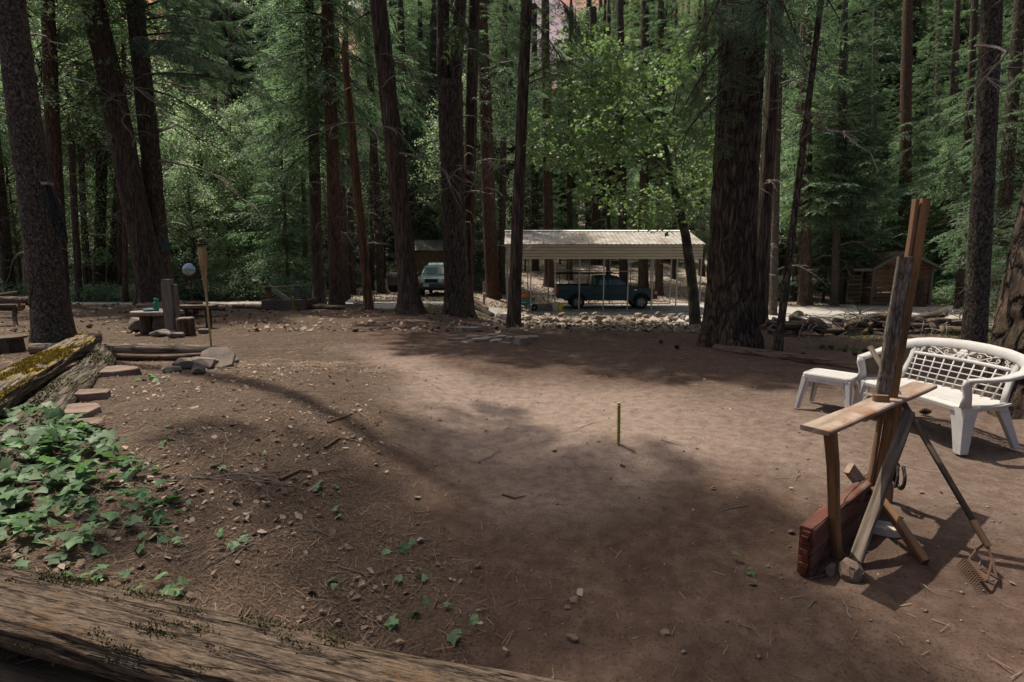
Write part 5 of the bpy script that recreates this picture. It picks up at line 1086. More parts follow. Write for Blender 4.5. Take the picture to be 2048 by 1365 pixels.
lp = thing('log_pile', 'pile of dark split logs behind the stone table', 'log pile', (P(330, 610, 15.5).x, 15.5, h(P(330, 610, 15.5).x, 15.5)))
rg = np.random.RandomState(98)
for k in range(14):
    a = P(rg.uniform(250, 330), 610, 15.2 + rg.rand() * .9); L_ = rg.uniform(.9, 2.1); z = lp.location.z + .08 + .13 * (k // 5)
    put('log', log_mesh(L_, .06 + .05 * rg.rand(), ('log_old', 'log_red', 'log_under')[k % 3], seed=100 + k, n=10, rows=10), lp, (a.x, a.y, z), (0, rg.normal(0, .06), rg.normal(0, .25)), world=True)
# shepherd hook with star and the mirrored sun
hx, hd = P(333, 600, 13).x, 13.0; hz = h(hx, hd); zt2 = P(333, 463, hd).z - hz; wd = P(380, 460, hd).x - hx
hk = thing('shepherd_hook', 'tall thin curled iron garden hook behind the timber post', 'garden hook', (hx, hd, hz))
pts = [(0, 0, -.1), (0, 0, zt2)] + [(wd / 2 - wd / 2 * math.cos(a), 0, zt2 + .2 * math.sin(a)) for a in np.linspace(.3, math.pi, 9)] + [(wd - .02, 0, zt2 - .12), (wd - .1, 0, zt2 - .16), (wd - .14, 0, zt2 - .08), (wd - .08, 0, zt2 - .03)]
put('rod', mesh('rod', *g_tube(pts, .011, 6), 'iron'), hk)
so = thing('star_ornament', 'dark green metal star hanging from the iron hook', 'ornament', (hx + .12, hd - .02, hz + zt2 - .35))
star = [((.2 if i % 2 == 0 else .09) * math.sin(i * math.pi / 5), (.2 if i % 2 == 0 else .09) * math.cos(i * math.pi / 5)) for i in range(10)]
pm('green_metal', (.012, .035, .028), (.03, .07, .05), rough=.5, metal=.3, bump=.1); put('star', mesh('star', *g_prism(star, -.01, .01), 'green_metal'), so); put('cord', mesh('cord', *g_tube([(-.12, 0, .32), (-.02, 0, .2)], .004, 4), 'iron'), so)
md = 17.5; mc = P(379, 541, md); mz = h(mc.x, md)
mr_ = thing('sun_mirror', 'round mirror in a dark petal frame on a stand behind the torch', 'mirror', (mc.x, md, mz)); zc = mc.z - mz
pet = []
for i in range(32): r_ = .38 if i % 2 == 0 else .27; a = i * math.pi / 16; pet.append((r_ * math.cos(a), zc + r_ * math.sin(a)))
put('petal_frame', mesh('petal_frame', *g_prism(pet, -.015, .02), 'black_metal'), mr_)
put('mirror_disc', mesh('mirror_disc', *g_lathe([(.235, -.016), (.22, -.035), (.12, -.05), (.02, -.054)], 28, (0, 0, zc), axis='y'), 'mirror', smooth=True), mr_)
put('stand', mesh('stand', *join(g_tube([(0, .02, zc - .25), (0, .02, .25)], .03, 6), *[g_tube([(0, .02, .35), (.25 * math.cos(a), .02 + .25 * math.sin(a), 0)], .018, 5) for a in (0, 2.1, 4.2)]), 'rust'), mr_)
o = logb('fallen_branch', P(397, 588, 18.5), P(425, 589, 18.4), .06, 'log_under', seed=111, n=10, rows=8); o.location.z = h(o.location.x, 18.5) + .08; tag(o, 'short dark log lying behind the mirror stand', 'log')
# ---- torch
q = G(425, 718); tpv = P(402, 485, q.y); Lt = (tpv - q).length
tc = thing('garden_torch', 'bamboo torch leaning beside the flat stones', 'torch', q); fq = frame(q, tpv)
def tl(pts): return [tuple(fq @ Vector(p)) for p in pts]
put('pole', mesh('pole', *g_tube(tl([(-.1, 0, 0), (Lt * .3, 0, 0), (Lt * .62, 0, 0)]), [.017, .017, .02], 8), 'bamboo'), tc)
zc0 = Lt * .60
put('cane_cone', mesh('cane_cone', *join(*[g_tube(tl([(zc0, .014 * math.cos(a), .014 * math.sin(a)), (zc0 + .32, .034 * math.cos(a), .034 * math.sin(a)), (zc0 + .44, .055 * math.cos(a), .055 * math.sin(a))]), .008, 4) for a in np.arange(9) * .698]), 'bamboo'), tc)
gs = []
for k in range(12):
    x_ = zc0 + .40 + k * .026; r_ = .042 + .015 * math.sin(k / 11 * 2.6); gs.append(g_tube(tl([(x_, r_ * math.cos(a), r_ * math.sin(a)) for a in np.arange(17) * 2 * math.pi / 16]), .013, 5))
put('woven_basket', mesh('woven_basket', *join(*gs), 'bamboo'), tc)
xe = zc0 + .72
v_, f_ = g_lathe([(.03, 0), (.075, .01), (.075, .03), (.03, .035)], 16, axis='x'); put('collar', mesh('collar', tl([(a + xe, b, c_) for a, b, c_ in v_]), f_, 'black_metal'), tc)
v_, f_ = g_lathe([(.028, 0), (.034, .04), (.03, .07), (.012, .085)], 12, axis='x'); put('burner', mesh('burner', tl([(a + xe + .03, b, c_) for a, b, c_ in v_]), f_, 'rust'), tc)
# ---- logs on the left
def groundlog(nm, lb, a, b, r, mat, lift=.75, cat='log', ya=None, yb=None, **kw):
    p0 = G(*a) if ya is None else P(*a, ya); p1 = G(*b) if yb is None else P(*b, yb)
    for p in (p0, p1): p.z = h(p.x, p.y) + r * lift
    return tag(logb(nm, p0, p1, r, mat, **kw), lb, cat)
groundlog('edging_log', 'long reddish pole log lying behind the mossy split log', (68, 700), (436, 716), .11, 'log_old', seed=120, rows=40, ya=9.4, yb=9.2)
groundlog('edging_log', 'bent brown slab log resting on stones left of the torch', (180, 735), (452, 727), .075, 'log_red', 1.6, seed=121, rows=36, bend=-.05, flat=.5, ya=8.1, yb=8.6)
A0, A1 = Vector((-2.95, 2.15, .56)), Vector((-6.45, 8.0, .53))
lo0, lo1 = Vector((-2.56, 1.95, .37)), Vector((-6.0, 7.68, .27))
tag(logb('stacked_log', lo0, lo1, .19, 'log_moss', seed=130, n=56, rows=110, amp=.26, taper=.02, K=26, wob=.3), 'furrowed mossy log, lower of the two stacked at the left edge', 'log')
tag(logb('stacked_log', A0 + Vector((-.1, -.06, .02)), A1, .185, 'log_yellow', seed=131, n=56, rows=110, flat=.25, amp=.24, taper=.05, K=22, wob=.3), 'split log with bright yellow moss, upper of the two stacked at the left edge', 'log')
nl0, nl1 = Vector((-2.9, 2.06, .385)), Vector((1.2, .98, .345))
tag(logb('rail_log', nl0, nl1, .135, 'log_near', seed=133, n=72, rows=170, flat=.5, amp=.24, taper=0.0, K=30, wob=.5), 'grey split log with dark moss across the bottom left corner', 'log')
tag(logb('rail_log', nl0 + Vector((0, -.09, -.27)), nl1 + Vector((0, -.09, -.25)), .165, 'log_under', seed=134, n=48, rows=110, amp=.2, taper=0.0, K=22), 'dark log underneath the grey split log at the bottom left', 'log')
def moss(log, n, size, mat, thr, seed, up=.55, fx=2.2, fy=9.):
    me_ = log.data; rg = np.random.RandomState(seed); nv = len(me_.vertices); co = np.zeros(nv * 3); me_.vertices.foreach_get('co', co); co = co.reshape(-1, 3); no = np.zeros(nv * 3); me_.vertices.foreach_get('normal', no); no = no.reshape(-1, 3)
    Rm = np.array(log.matrix_basis.to_3x3()); ok = (no @ Rm.T)[:, 2] > up; ok &= (.6 * vn(co[:, 0] * fx, co[:, 1] * fy, seed) + .4 * vn(co[:, 0] * fx * 4, co[:, 1] * fy * 4, seed + 1)) > thr
    idx = np.nonzero(ok)[0]
    if not len(idx): return
    k = idx[rg.randint(len(idx), size=n)]; c = co[k] + rg.normal(0, .012, (n, 3)) * [1.6, .7, .15]; up_ = no[k] + rg.normal(0, .45, (n, 3)); up_ /= np.linalg.norm(up_, axis=1)[:, None]; w = np.cross(up_, rg.normal(size=(n, 3))); w /= np.linalg.norm(w, axis=1)[:, None]
    s = (size * (.5 + rg.rand(n)))[:, None]
    o = put('moss', mesh('moss', np.stack([c - w * s * .4, c + w * s * .4, c + up_ * s], 1).reshape(-1, 3), np.arange(n * 3).reshape(-1, 3), mat), log); o['kind'] = 'stuff'
bpy.context.view_layer.update()
LG = {o_.data.materials[0].name: o_ for o_ in COL.objects if o_.type == 'MESH' and o_.name.startswith(('rail_log', 'stacked_log'))}
moss(LG['log_near'], 12000, .0075, 'moss_dark', .63, 5); moss(LG['log_yellow'], 15000, .016, 'moss_yellow', .50, 6, .5, 1.3, 5.); moss(LG['log_moss'], 5000, .014, 'moss_dark', .56, 7, .3)
ch = thing('chopping_block', 'dark square stump block at the left edge', 'stump', (P(20, 705, 9.6).x, 9.6, h(P(20, 705, 9.6).x, 9.6)))
put('block', log_mesh(.3, .27, 'log_under', seed=140, n=18, rows=8, endmat='wood_dark'), ch, (0, 0, -.02), (0, R(-90), 0)); put('top_slab', mesh('top_slab', *g_lathe([(.27, .26), (.285, .27), (.28, .30), (.2, .305)], 18), 'wood_dark'), ch)
# log seat at far left
ls = thing('log_bench', 'rustic slab seat on curved branch legs at the far left', 'bench', (P(18, 640, 13.6).x, 13.6, h(P(18, 640, 13.6).x, 13.6)))
zs = P(20, 606, 13.6).z - ls.location.z
put('seat', log_mesh(1.3, .17, 'log_under', seed=141, n=16, rows=12, flat=.1), ls, (-.95, 0, zs - .06))
for x, s in ((-.35, -1), (.25, 1)): put('leg', mesh('leg', *g_tube([(x, -.05, zs - .15), (x + .05, -.16, zs * .4), (x + .2, -.3, -.02)], [.06, .05, .045], 8), 'log_under'), ls)
put('branch_rail', mesh('branch_rail', *g_tube([(-.9, .12, zs + .1), (-.2, .1, zs + .2), (.3, .05, zs + .27)], [.05, .045, .035], 8), 'log_under'), ls)
put('branch_rail', mesh('branch_rail', *g_tube([(-.9, .05, zs + .06), (-.4, .02, zs + .17), (0, .0, zs + .1), (.4, 0, zs + .08)], [.05, .045, .04, .035], 8), 'log_old'), ls)
groundlog('fallen_log', 'reddish fallen log in front of the far left wood', (-20, 560), (56, 562), .2, 'log_red', seed=142, ya=19.5, yb=19.5)
# flat stones
stone('large red flat stone under the end of the stacked logs', 205, 752, .9, .5, .09, 260, 'stone_red', .2, .4, 14, rnd=.2)
stone('long brick red stone below the stacked logs', 172, 800, .5, .24, .09, 261, 'stone_red', .15, .35, 12, rnd=.15)
stone('sunlit square red slab beside the ivy', 140, 834, .6, .42, .07, 262, 'stone_red', .1, .45, 10, rnd=.15)
stone('rounded red stone at the upper edge of the ivy', 150, 866, .42, .3, .13, 263, 'stone_red', .4, .3)
stone('flat slab stone leaning at the foot of the torch', 438, 735, .5, .5, .09, 264, 'stone_slate', .5, 1.2, 8, tilt=(.75, .1), rnd=.2)
stone('squat stone left of the leaning slab', 408, 738, .38, .3, .22, 265, 'stone_slate', .1)
stone('grey stone under the slab log left of the torch', 372, 738, .36, .3, .2, 266, 'stone', .3)
stone('small stone in front of the squat torch stone', 398, 748, .2, .16, .12, 267, 'stone', .3)
stone('thin stone at the right of the leaning slab', 462, 728, .3, .3, .1, 268, 'stone_slate', .8)
stone('small grey stone at the left under the slab log', 345, 745, .28, .2, .1, 269, 'stone', .8)
# ---- cables on the grey trunk
tl1 = Vector(T1.location); cd = 10.65
cb = thing('cable_coil', 'black hoses and cables coiled on the grey trunk at the left', 'cable', P(95, 370, cd)); cb.location.y = cd
gs = []; rg = np.random.RandomState(150); c0 = cb.location.copy()
for k in range(11):
    ex, ey = 118 + rg.normal(0, 9), 455 + rg.normal(0, 16); w_ = 20 + rg.normal(0, 5); pts = []
    for t in np.linspace(0, 2 * math.pi, 22):
        u = (1 - math.cos(t)) / 2; xx = 92 + (ex - 92) * u + w_ * .55 * math.sin(t) * (.5 + u * .6); yy = 365 + (ey - 365) * u
        pts.append(tuple(P(xx, yy, cd + .05 * rg.rand() - .12 * u) - c0))
    gs.append(g_tube(pts, .011 + .004 * rg.rand(), 5, False))
put('coil', mesh('coil', *join(*gs), 'black_rubber', smooth=True), cb)
gs = [g_tube([tuple(P(a, b, cd - .1) - c0) for a, b in ((112, 480), (118, 520), (132, 555), (136, 580), (133, 605), (126, 618))], .011, 5, False), g_tube([tuple(P(a, b, cd - .3) - c0) for a, b in ((100, 480), (84, 520), (66, 570), (60, 600), (62, 618))], .010, 5, False)]
put('loose_end', mesh('loose_end', *join(*gs), 'black_rubber', smooth=True), cb); put('hook', mesh('hook', *g_box(0, 0, .02, .12, .16, .05), 'galv'), cb)
# ---- brush pile right
bp = thing('brush_pile', 'long heap of cut logs and branches along the gravel track', 'brush pile', (P(1750, 675, 12.2).x, 12.2, h(P(1750, 675, 12.2).x, 12.2)))
rg = np.random.RandomState(160)
big = [(1545, 640, 1660, 655, .085), (1580, 634, 1700, 668, .07), (1612, 646, 1648, 682, .16), (1640, 650, 1690, 655, .1), (1665, 660, 1735, 668, .12), (1690, 652, 1745, 664, .08), (1745, 664, 1800, 662, .15), (1800, 666, 1900, 690, .15), (1828, 672, 1920, 690, .2), (1850, 655, 1935, 664, .12), (1880, 664, 1945, 670, .13), (1700, 675, 1760, 690, .07), (1770, 658, 1830, 655, .1), (1860, 648, 1866, 690, .07), (1735, 655, 1770, 690, .13), (1900, 662, 1950, 676, .11), (1640, 668, 1720, 684, .05), (1820, 660, 1880, 652, .11)]
for k, (a, b, c, d_, r) in enumerate(big):
    yy = 11.7 + rg.rand() * 1.1; p0, p1 = P(a, b, yy), P(c, d_, yy - .35 + rg.rand() * .5)
    for p in (p0, p1): p.z = max(p.z, h(p.x, p.y) + r * .6)
    put('log', log_mesh((p1 - p0).length, r, ('log_under', 'log_old', 'log_under')[k % 3], seed=161 + k, n=12, rows=14, bend=rg.normal(0, .06)), bp, p0, frame(p0, p1), world=True)
for k in range(22):
    px_ = rg.uniform(1560, 1950); yy = 11.8 + .9 * rg.rand(); x = P(px_, 660, yy).x; L_ = .5 + 1.1 * rg.rand(); az = rg.normal(0, .45); r_ = .05 + .06 * rg.rand()
    put('log', log_mesh(L_, r_, ('log_under', 'log_old')[k % 2], seed=211 + k, n=12, rows=12, bend=rg.normal(0, .05), endmat='log_old'), bp, (x - L_ / 2, yy, h(x, yy) + r_ + .22 * rg.rand()), (0, rg.normal(0, .12), az), world=True)
for k in range(64):
    px_ = rg.uniform(1535, 1950); yy = 11.4 + 1.6 * rg.rand(); x = P(px_, 660, yy).x
    put('branch', DB[rg.randint(6)], bp, (x, yy, h(x, yy) + .1 + .35 * rg.rand()), (rg.normal(0, .5), rg.normal(0, .25), rg.rand() * 6.28), .5 + .7 * rg.rand(), world=True)
# root log behind the bench
groundlog('fallen_log', 'low rotten log on the ground right of the massive fir foot', (1430, 700), (1730, 742), .10, 'log_red', .2, seed=190, rows=40)
# pine cones
CN = mesh('pine_cone', *join(*[g_lathe([(.008, .012 * k), (.034 * math.sin((k + 1.2) / 8 * 2.8), .012 * k + .004), (.01, .012 * k + .012)], 9) for k in range(7)]), 'cone')
spots = [(1705, 712), (1722, 706), (1738, 715), (1750, 708), (1668, 700), (1690, 704), (1640, 698), (1765, 718), (1320, 690), (1358, 700), (858, 650), (1715, 722), (1838, 830), (1600, 716)]
for k, (a, b) in enumerate(spots):
    p = G(a, b); tag(put('pine_cone', CN, None, p + Vector((0, 0, .03)), (1.3, .3, k * 1.1), 1.25), {10: 'single pine cone on the lane below the leaning brown cedar', 12: 'pine cone lying under the white bench'}.get(k, 'brown pine cone lying on the litter near the massive fir'), 'pine cone', None if k in (10, 12) else 'pine cones near the massive fir')
# ================================================================== white plastic bench
bo_ = Vector((3.81, 4.965, 0)); bo_.z = h(bo_.x, bo_.y)
bn = thing('garden_bench', 'white moulded plastic bench with lattice back and rose scrollwork', 'bench', bo_, rz=R(-80))
def BP(x, z, off=0.): return (x, .43 + .17 * (z - .42) / .42 + off, z)
def strip(path, wdir, w, t):
    """rounded flat band along a path; wdir gives the width direction at each point"""
    n = len(path); V, F = [], []
    for i, p in enumerate(path):
        p = Vector(p); tg = (Vector(path[min(i + 1, n - 1)]) - Vector(path[max(i - 1, 0)])).normalized(); a = Vector(wdir[i]); a = (a - tg * a.dot(tg)).normalized(); b = tg.cross(a)
        ww = w[i] if hasattr(w, '__len__') else w
        for u, v in ((-.5, -.2), (-.42, -.5), (.42, -.5), (.5, -.2), (.5, .2), (.42, .5), (-.42, .5), (-.5, .2)): V.append(tuple(p + a * u * ww + b * v * t))
    for i in range(n - 1):
        for k in range(8): F.append((i * 8 + k, i * 8 + (k + 1) % 8, (i + 1) * 8 + (k + 1) % 8, (i + 1) * 8 + k))
    return V, F + [tuple(range(8))[::-1], tuple((n - 1) * 8 + k for k in range(8))]
half = [(0, .61, .845), (.2, .61, .838), (.38, .60, .822), (.5, .575, .80), (.585, .53, .77), (.64, .45, .735), (.665, .35, .70), (.655, .23, .672), (.625, .12, .655), (.59, .04, .648), (.565, -.02, .645)]
path = [(-x, y, z) for x, y, z in half[::-1]] + half[1:]
wd_ = []
for x, y, z in path:
    t = max(0, min(1, (.60 - y) / .25)); s = 1 if x > 0 else -1; wd_.append((s * t, .38 * (1 - t) + .05, .92 * (1 - t) + .12))
put('top_rail', mesh('top_rail', *strip(path, wd_, [.075 + .03 * math.sin(math.pi * i / (len(path) - 1)) * 0 + .02 * (abs(i - len(path) / 2) < 7) for i in range(len(path))], .035), 'plastic', smooth=True), bn)
n = 9; sv_, sf_ = [], []
prof_s = [(-.03, .36), (-.035, .40), (-.01, .425), (.08, .425), (.22, .412), (.36, .415), (.47, .43), (.47, .405), (.3, .385), (.1, .39), (.0, .385), (-.01, .36)]
secs = [[(x, y, z + .006 * math.cos(x * 5)) for y, z in prof_s] for x in np.linspace(-.56, .56, n)]
bevel(put('seat', mesh('seat', *loft(secs), 'plastic', smooth=False), bn), .006)
def leg_chan(x0, y0, z0, x1, y1, z1, w0, w1, sx, sy):
    """moulded corner leg: two walls meeting at an edge with a groove between, tapering downwards"""
    secs = []
    for t in np.linspace(0, 1, 7):
        x, y, z = x0 + (x1 - x0) * t, y0 + (y1 - y0) * t, z0 + (z1 - z0) * t; w = w0 + (w1 - w0) * (t ** .6); k = .016
        secs.append([(x, y, z), (x - sx * w * .55, y, z), (x - sx * w * .62, y + sy * .02, z), (x - sx * w, y + sy * .022, z), (x - sx * w, y + sy * (.022 + k), z), (x - sx * w * .55, y + sy * (.022 + k), z), (x - sx * k, y + sy * .03, z), (x - sx * k, y + sy * w, z), (x, y + sy * w, z)])
    return loft(secs)
for s in (-1, 1):
    bevel(put('leg', mesh('leg', *leg_chan(s * .565, -.035, .405, s * .60, -.06, 0, .17, .085, s, 1), 'plastic'), bn), .004)
    bevel(put('leg', mesh('leg', *leg_chan(s * .53, .46, .405, s * .585, .60, 0, .13, .06, s, -1), 'plastic'), bn), .004)
    put('arm_support', mesh('arm_support', *strip([(s * .56, -.02, .64), (s * .555, -.03, .60), (s * .55, .0, .5), (s * .55, -.01, .40)], [(0, 1, .15)] * 4, [.09, .085, .075, .12], .03), 'plastic', smooth=True), bn)
    put('side_apron', mesh('side_apron', *strip([(s * .545, .0, .385), (s * .545, .25, .395), (s * .535, .45, .385)], [(0, 0, 1)] * 3, [.09, .05, .09], .02), 'plastic'), bn)
    put('back_stile', mesh('back_stile', *strip([BP(s * .52, .41), BP(s * .50, .52), BP(s * .49, .64), BP(s * .50, .74), BP(s * .53, .80)], [(1, 0, 0)] * 5, [.05, .05, .048, .05, .055], .03), 'plastic', smooth=True), bn)
put('middle_rail', mesh('middle_rail', *strip([BP(x, .695 + .012 * (1 - (x / .5) ** 2)) for x in np.linspace(-.5, .5, 9)], [(0, .4, .92)] * 9, .032, .025), 'plastic', smooth=True), bn)
for k in range(10):
    x = -.43 + .86 * k / 9; put('lattice_bar', mesh('lattice_bar', *g_tube([BP(x * .96, .42), BP(x, .56, .006), BP(x * 1.03, .69)], .0075, 6), 'plastic', smooth=True), bn)
for k in range(4):
    z = .475 + .055 * k; put('lattice_bar', mesh('lattice_bar', *g_tube([BP(x, z, .004) for x in (-.49, -.25, 0, .25, .49)], .0065, 6), 'plastic', smooth=True), bn)
def spiral(cx_, cz_, r, turns, a0, dirn, tail=None):
    pts = [BP(cx_ + r * (1 - .8 * t) * math.cos(a0 + dirn * t * turns * 6.283), cz_ + r * (1 - .8 * t) * math.sin(a0 + dirn * t * turns * 6.283)) for t in np.linspace(0, 1, 18)]
    return ([BP(*q) for q in tail] if tail else []) + pts
sg = []
for s in (-1, 1):
    for cx_, cz_, r, a0, dr_, tl_ in ((.155, .757, .027, -2.2, 1, [(.09, .74)]), (.245, .752, .029, 2.3, -1, [(.13, .79), (.19, .795)]), (.325, .748, .024, -2.4, 1, [(.25, .72)]), (.40, .758, .028, 2.4, -1, [(.28, .785), (.34, .795)]), (.42, .722, .018, 1.2, 1, [(.40, .76)]), (.475, .765, .022, 3.2, 1, None), (.455, .73, .015, .2, -1, None)):
        tl2 = [(s * a, b) for a, b in tl_] if tl_ else None
        sg.append(g_tube(spiral(s * cx_, cz_, r, 1.25, a0 if s > 0 else math.pi - a0, dr_ * s, tl2), .0055, 5, False))
    sg.append(g_tube([BP(s * x, z) for x, z in ((.06, .73), (.16, .722), (.28, .775), (.38, .79), (.48, .755))], .0055, 5, False))
put('scrollwork', mesh('scrollwork', *join(*sg), 'plastic', smooth=True), bn)
fl = []
def petal(cx_, cz_, r, off): 
    v, f = g_lathe([(r * .15, -.012), (r * .75, -.008), (r, 0), (r * .7, .006), (r * .1, .004)], 12, axis='y'); return [BP(a + cx_, 0 + c_ + cz_, b + off) for a, b, c_ in v], f
for k in range(6): a = k * 1.047; fl.append(petal(.03 * math.cos(a), .757 + .03 * math.sin(a), .024, -.004))
for k in range(3): a = k * 2.09 + .4; fl.append(petal(.012 * math.cos(a), .757 + .012 * math.sin(a), .016, -.014))
put('rose', mesh('rose', *join(*fl), 'plastic'), bn)
for s in (-1, 1): put('leaf', mesh('leaf', *join(*[([BP(s * .04, .757), BP(s * .075, .757 + q * .04, -.006), BP(s * .125, .757 + q * .045), BP(s * .085, .757 + q * .012, -.002)], [(0, 1, 2, 3), (3, 2, 1, 0)]) for q in (1, -1)]), 'plastic'), bn)
# ---- side table
tz = h(3.53, 5.73); st = thing('side_table', 'small white plastic side table left of the bench', 'table', (3.53, 5.73, tz), rz=R(-48.7))
put('table_top', mesh('table_top', *loft([[(x * a, y * a, z) for x, y in ((-.24, -.16), (-.21, -.2), (.21, -.2), (.24, -.16), (.24, .16), (.21, .2), (-.21, .2), (-.24, .16))] for a, z in ((.9, .355), (1, .36), (1.0, .395), (.97, .408), (.9, .41), (.86, .404))]), 'plastic'), st)
for sx in (-1, 1):
    for sy in (-1, 1): bevel(put('leg', mesh('leg', *leg_chan(sx * .235, sy * .195, .375, sx * .275, sy * .235, 0, .10, .045, sx, -sy), 'plastic'), st), .004)
put('apron', mesh('apron', *join(g_box(0, -.188, .345, .36, .018, .05), g_box(0, .188, .345, .36, .018, .05), g_box(-.228, 0, .345, .018, .28, .05), g_box(.228, 0, .345, .018, .28, .05)), 'plastic'), st)
pm('wood_brace', (.05, .036, .026), (.20, .16, .125), sc=4, st=(.6, 9, 9), bump=.5, lo=.32, hi=.7)
# ---- the wooden stand with shelf
ws = thing('wooden_stand', 'makeshift wooden stand with shelf and tall leaning post at the right', 'stand', Vector((2.1, 3.0, h(2.1, 3.0))))
def z0(x, y): return h(x, y)
pa, pb = Vector((1.575, 2.645, 0)), Vector((2.47, 3.385, 0)); pdir = (pb - pa).normalized(); pn = Vector((pdir.y, -pdir.x, 0))
for p in (pa, pb): p.z = h(p.x, p.y) + .135
beam('base_plank', pa, pb, .075, .29, 'wood_red', ws, seed=300, jit=.002)
q = pa - pdir * .003
put('sawn_end', mesh('sawn_end', *join(*[(lambda v, f: ([tuple((pn * (a - .0) * .062 + Vector((0, 0, c_)) - pdir * (b)) ) for a, b, c_ in v], f))(*g_box(.08 * ((k * 7) % 5 - 2) / 4, .004 + .006 * (k % 3), -.115 + .0255 * k, .55 + .09 * (k % 4), .016, .021)) for k in range(10)]), 'end_red'), ws, q, world=True)
sa, sb_ = Vector((1.555, 2.625, .815)), Vector((2.84, 3.56, .83)); sdir = (sb_ - sa).normalized()
beam('shelf', sa, sb_, .145, .028, 'wood_shelf', ws, seed=301, jit=.0015)
beam('leg', Vector((1.86, 2.815, h(1.86, 2.8) - .02)), Vector((1.655, 2.655, .80)), .058, .05, 'wood_orange', ws, up=pn, seed=302)
beam('leg', Vector((2.63, 3.5, h(2.63, 3.5) - .02)), Vector((2.55, 3.40, .81)), .05, .04, 'wood_brown', ws, up=pn, seed=303)
b0, b1 = P(1752, 990, 3.18), P(1851, 398, 3.24)
beam('post', b0, b1, .048, .048, 'wood_orange', ws, up=(-.45, -.9, 0), seed=304, jit=.0015)
off = (P(1737, 900, 3.14) - P(1757, 900, 3.18))
beam('back_batten', b0 + Vector((-.040, .012, .05)), b1 + Vector((-.038, .012, -.005)), .026, .045, 'wood_brown', ws, up=(-.3, -.9, 0), seed=305)
c0, c1 = P(1762, 812, 3.12), P(1809, 514, 3.18)
beam('lichen_board', c0, c1, .075, .032, 'wood_lichen', ws, up=(-.25, -.95, .1), seed=306, jit=.003)
beam('lichen_strip', c0 + Vector((.043, .0, .1)), c1 + Vector((.043, .0, -.0)), .02, .034, 'wood_lichen', ws, up=(-.25, -.95, .1), seed=307, jit=.0025)
beam('foot_block', P(1756, 836, 3.10), P(1762, 790, 3.10), .075, .04, 'wood_brown', ws, up=(-.25, -.95, .1), seed=308)
beam('shelf_block', P(1730, 792, 3.24), P(1760, 797, 3.22), .07, .03, 'wood_grey', ws, seed=309)
beam('brace', Vector((1.885, 2.70, h(1.88, 2.7) + .03)), Vector((2.47, 3.19, .74)), .04, .06, 'wood_brace', ws, up=(.75, -.66, .1), seed=310)
beam('brace', P(1748, 978, 3.13), Vector((2.31, 2.745, h(2.3, 2.74) + .01)), .04, .075, 'wood_brown', ws, up=(-.2, .5, .8), seed=311)
beam('offcut', P(1699, 936, 3.22), P(1748, 1000, 3.25), .08, .04, 'wood_shelf', ws, up=(-.3, -.6, .7), seed=312)
# two horseshoes hung on the rear leg
hsb = P(1791, 948, 3.42)
for k in range(2):
    pts = [(.065 * math.sin(a) * (1.0 if abs(a) < 1.9 else .86), 0, -.085 * math.cos(a)) for a in np.linspace(-2.5, 2.5, 19)]
    wdv = [(p[0], 0, p[2]) for p in pts]
    hs = put('horseshoe', mesh('horseshoe', *strip(pts, wdv, .026, .014), 'iron'), None, hsb + Vector((.012 * k, -.03 * k, .0)), (0, .15 * k, R(65 + 10 * k))); tag(hs, ('iron horseshoe hanging nearest on the rear leg of the wooden stand', 'iron horseshoe hanging behind the other on the rear leg of the wooden stand')[1 - k], 'horseshoe', 'horseshoes on the stand')
# ---- rake
r0, r1 = P(1740, 694, 3.52), P(1972, 1086, 2.68)
rk_ = thing('garden_rake', 'old garden rake leaning head down against the wooden stand', 'rake', Vector((r1.x, r1.y, h(r1.x, r1.y))))
rd = (r1 - r0)
hl = put('handle', mesh('handle', *g_tube([(0, 0, 0), (rd.length * .5, 0, .004), (rd.length, 0, 0)], [.0165, .0175, .0165], 10), 'wood_handle', smooth=True), rk_, r0, frame(r0, r1), world=True)
put('ferrule', mesh('ferrule', *g_tube([tuple(r1 - rd.normalized() * .12), tuple(r1 + rd.normalized() * .02)], [.0195, .017], 10), 'rust'), rk_, -Vector(rk_.location))
gz0 = h(2.5, 2.55); hc = P(1955, 1140, 2.6); hc.z = gz0 + .06
bar = Vector((.35, .93, 0)).normalized() * .105
neck = [r1, r1 + Vector((-.005, -.05, -.06)), Vector((hc.x + .05, hc.y - .06, gz0 + .05)), hc - bar * .0 + Vector((.03, 0, 0))]
gs = [g_tube([tuple(p) for p in neck], .008, 6)] + [g_tube([tuple(r1), tuple(r1 + Vector((0, s * .05, -.07))), tuple(hc + bar * s)], .006, 5) for s in (-1, 1)]
put('bow', mesh('bow', *join(*gs), 'rust'), rk_, -Vector(rk_.location)); put('head_bar', mesh('head_bar', *g_tube([tuple(hc - bar), tuple(hc + bar)], .01, 6), 'rust'), rk_, -Vector(rk_.location))
for k in range(12):
    c = hc - bar + bar * 2 * k / 11; put('tine', mesh('tine', *g_tube([tuple(c - hc), tuple(c - hc + Vector((-.035, .0, .005))), tuple(c - hc + Vector((-.06, 0, -.035)))], [.005, .0045, .002], 5), 'rust'), rk_, hc, world=True)
stone('rounded reddish rock in front of the wooden stand', 1700, 1158, .125, .12, .14, 320, 'stone_red', .3, .3, 60, rnd=.6)
stone('pale flat stone under the wooden stand', 1765, 1064, .24, .15, .05, 321, 'stone_pale', -.4, .4, 10, rnd=.2)
stone('small grey stone at the foot of the wooden stand brace', 1618, 1140, .1, .07, .05, 322, 'stone', .2)
stone('reddish slab bit beside the rounded rock', 1660, 1150, .14, .05, .06, 323, 'stone_red', .8)
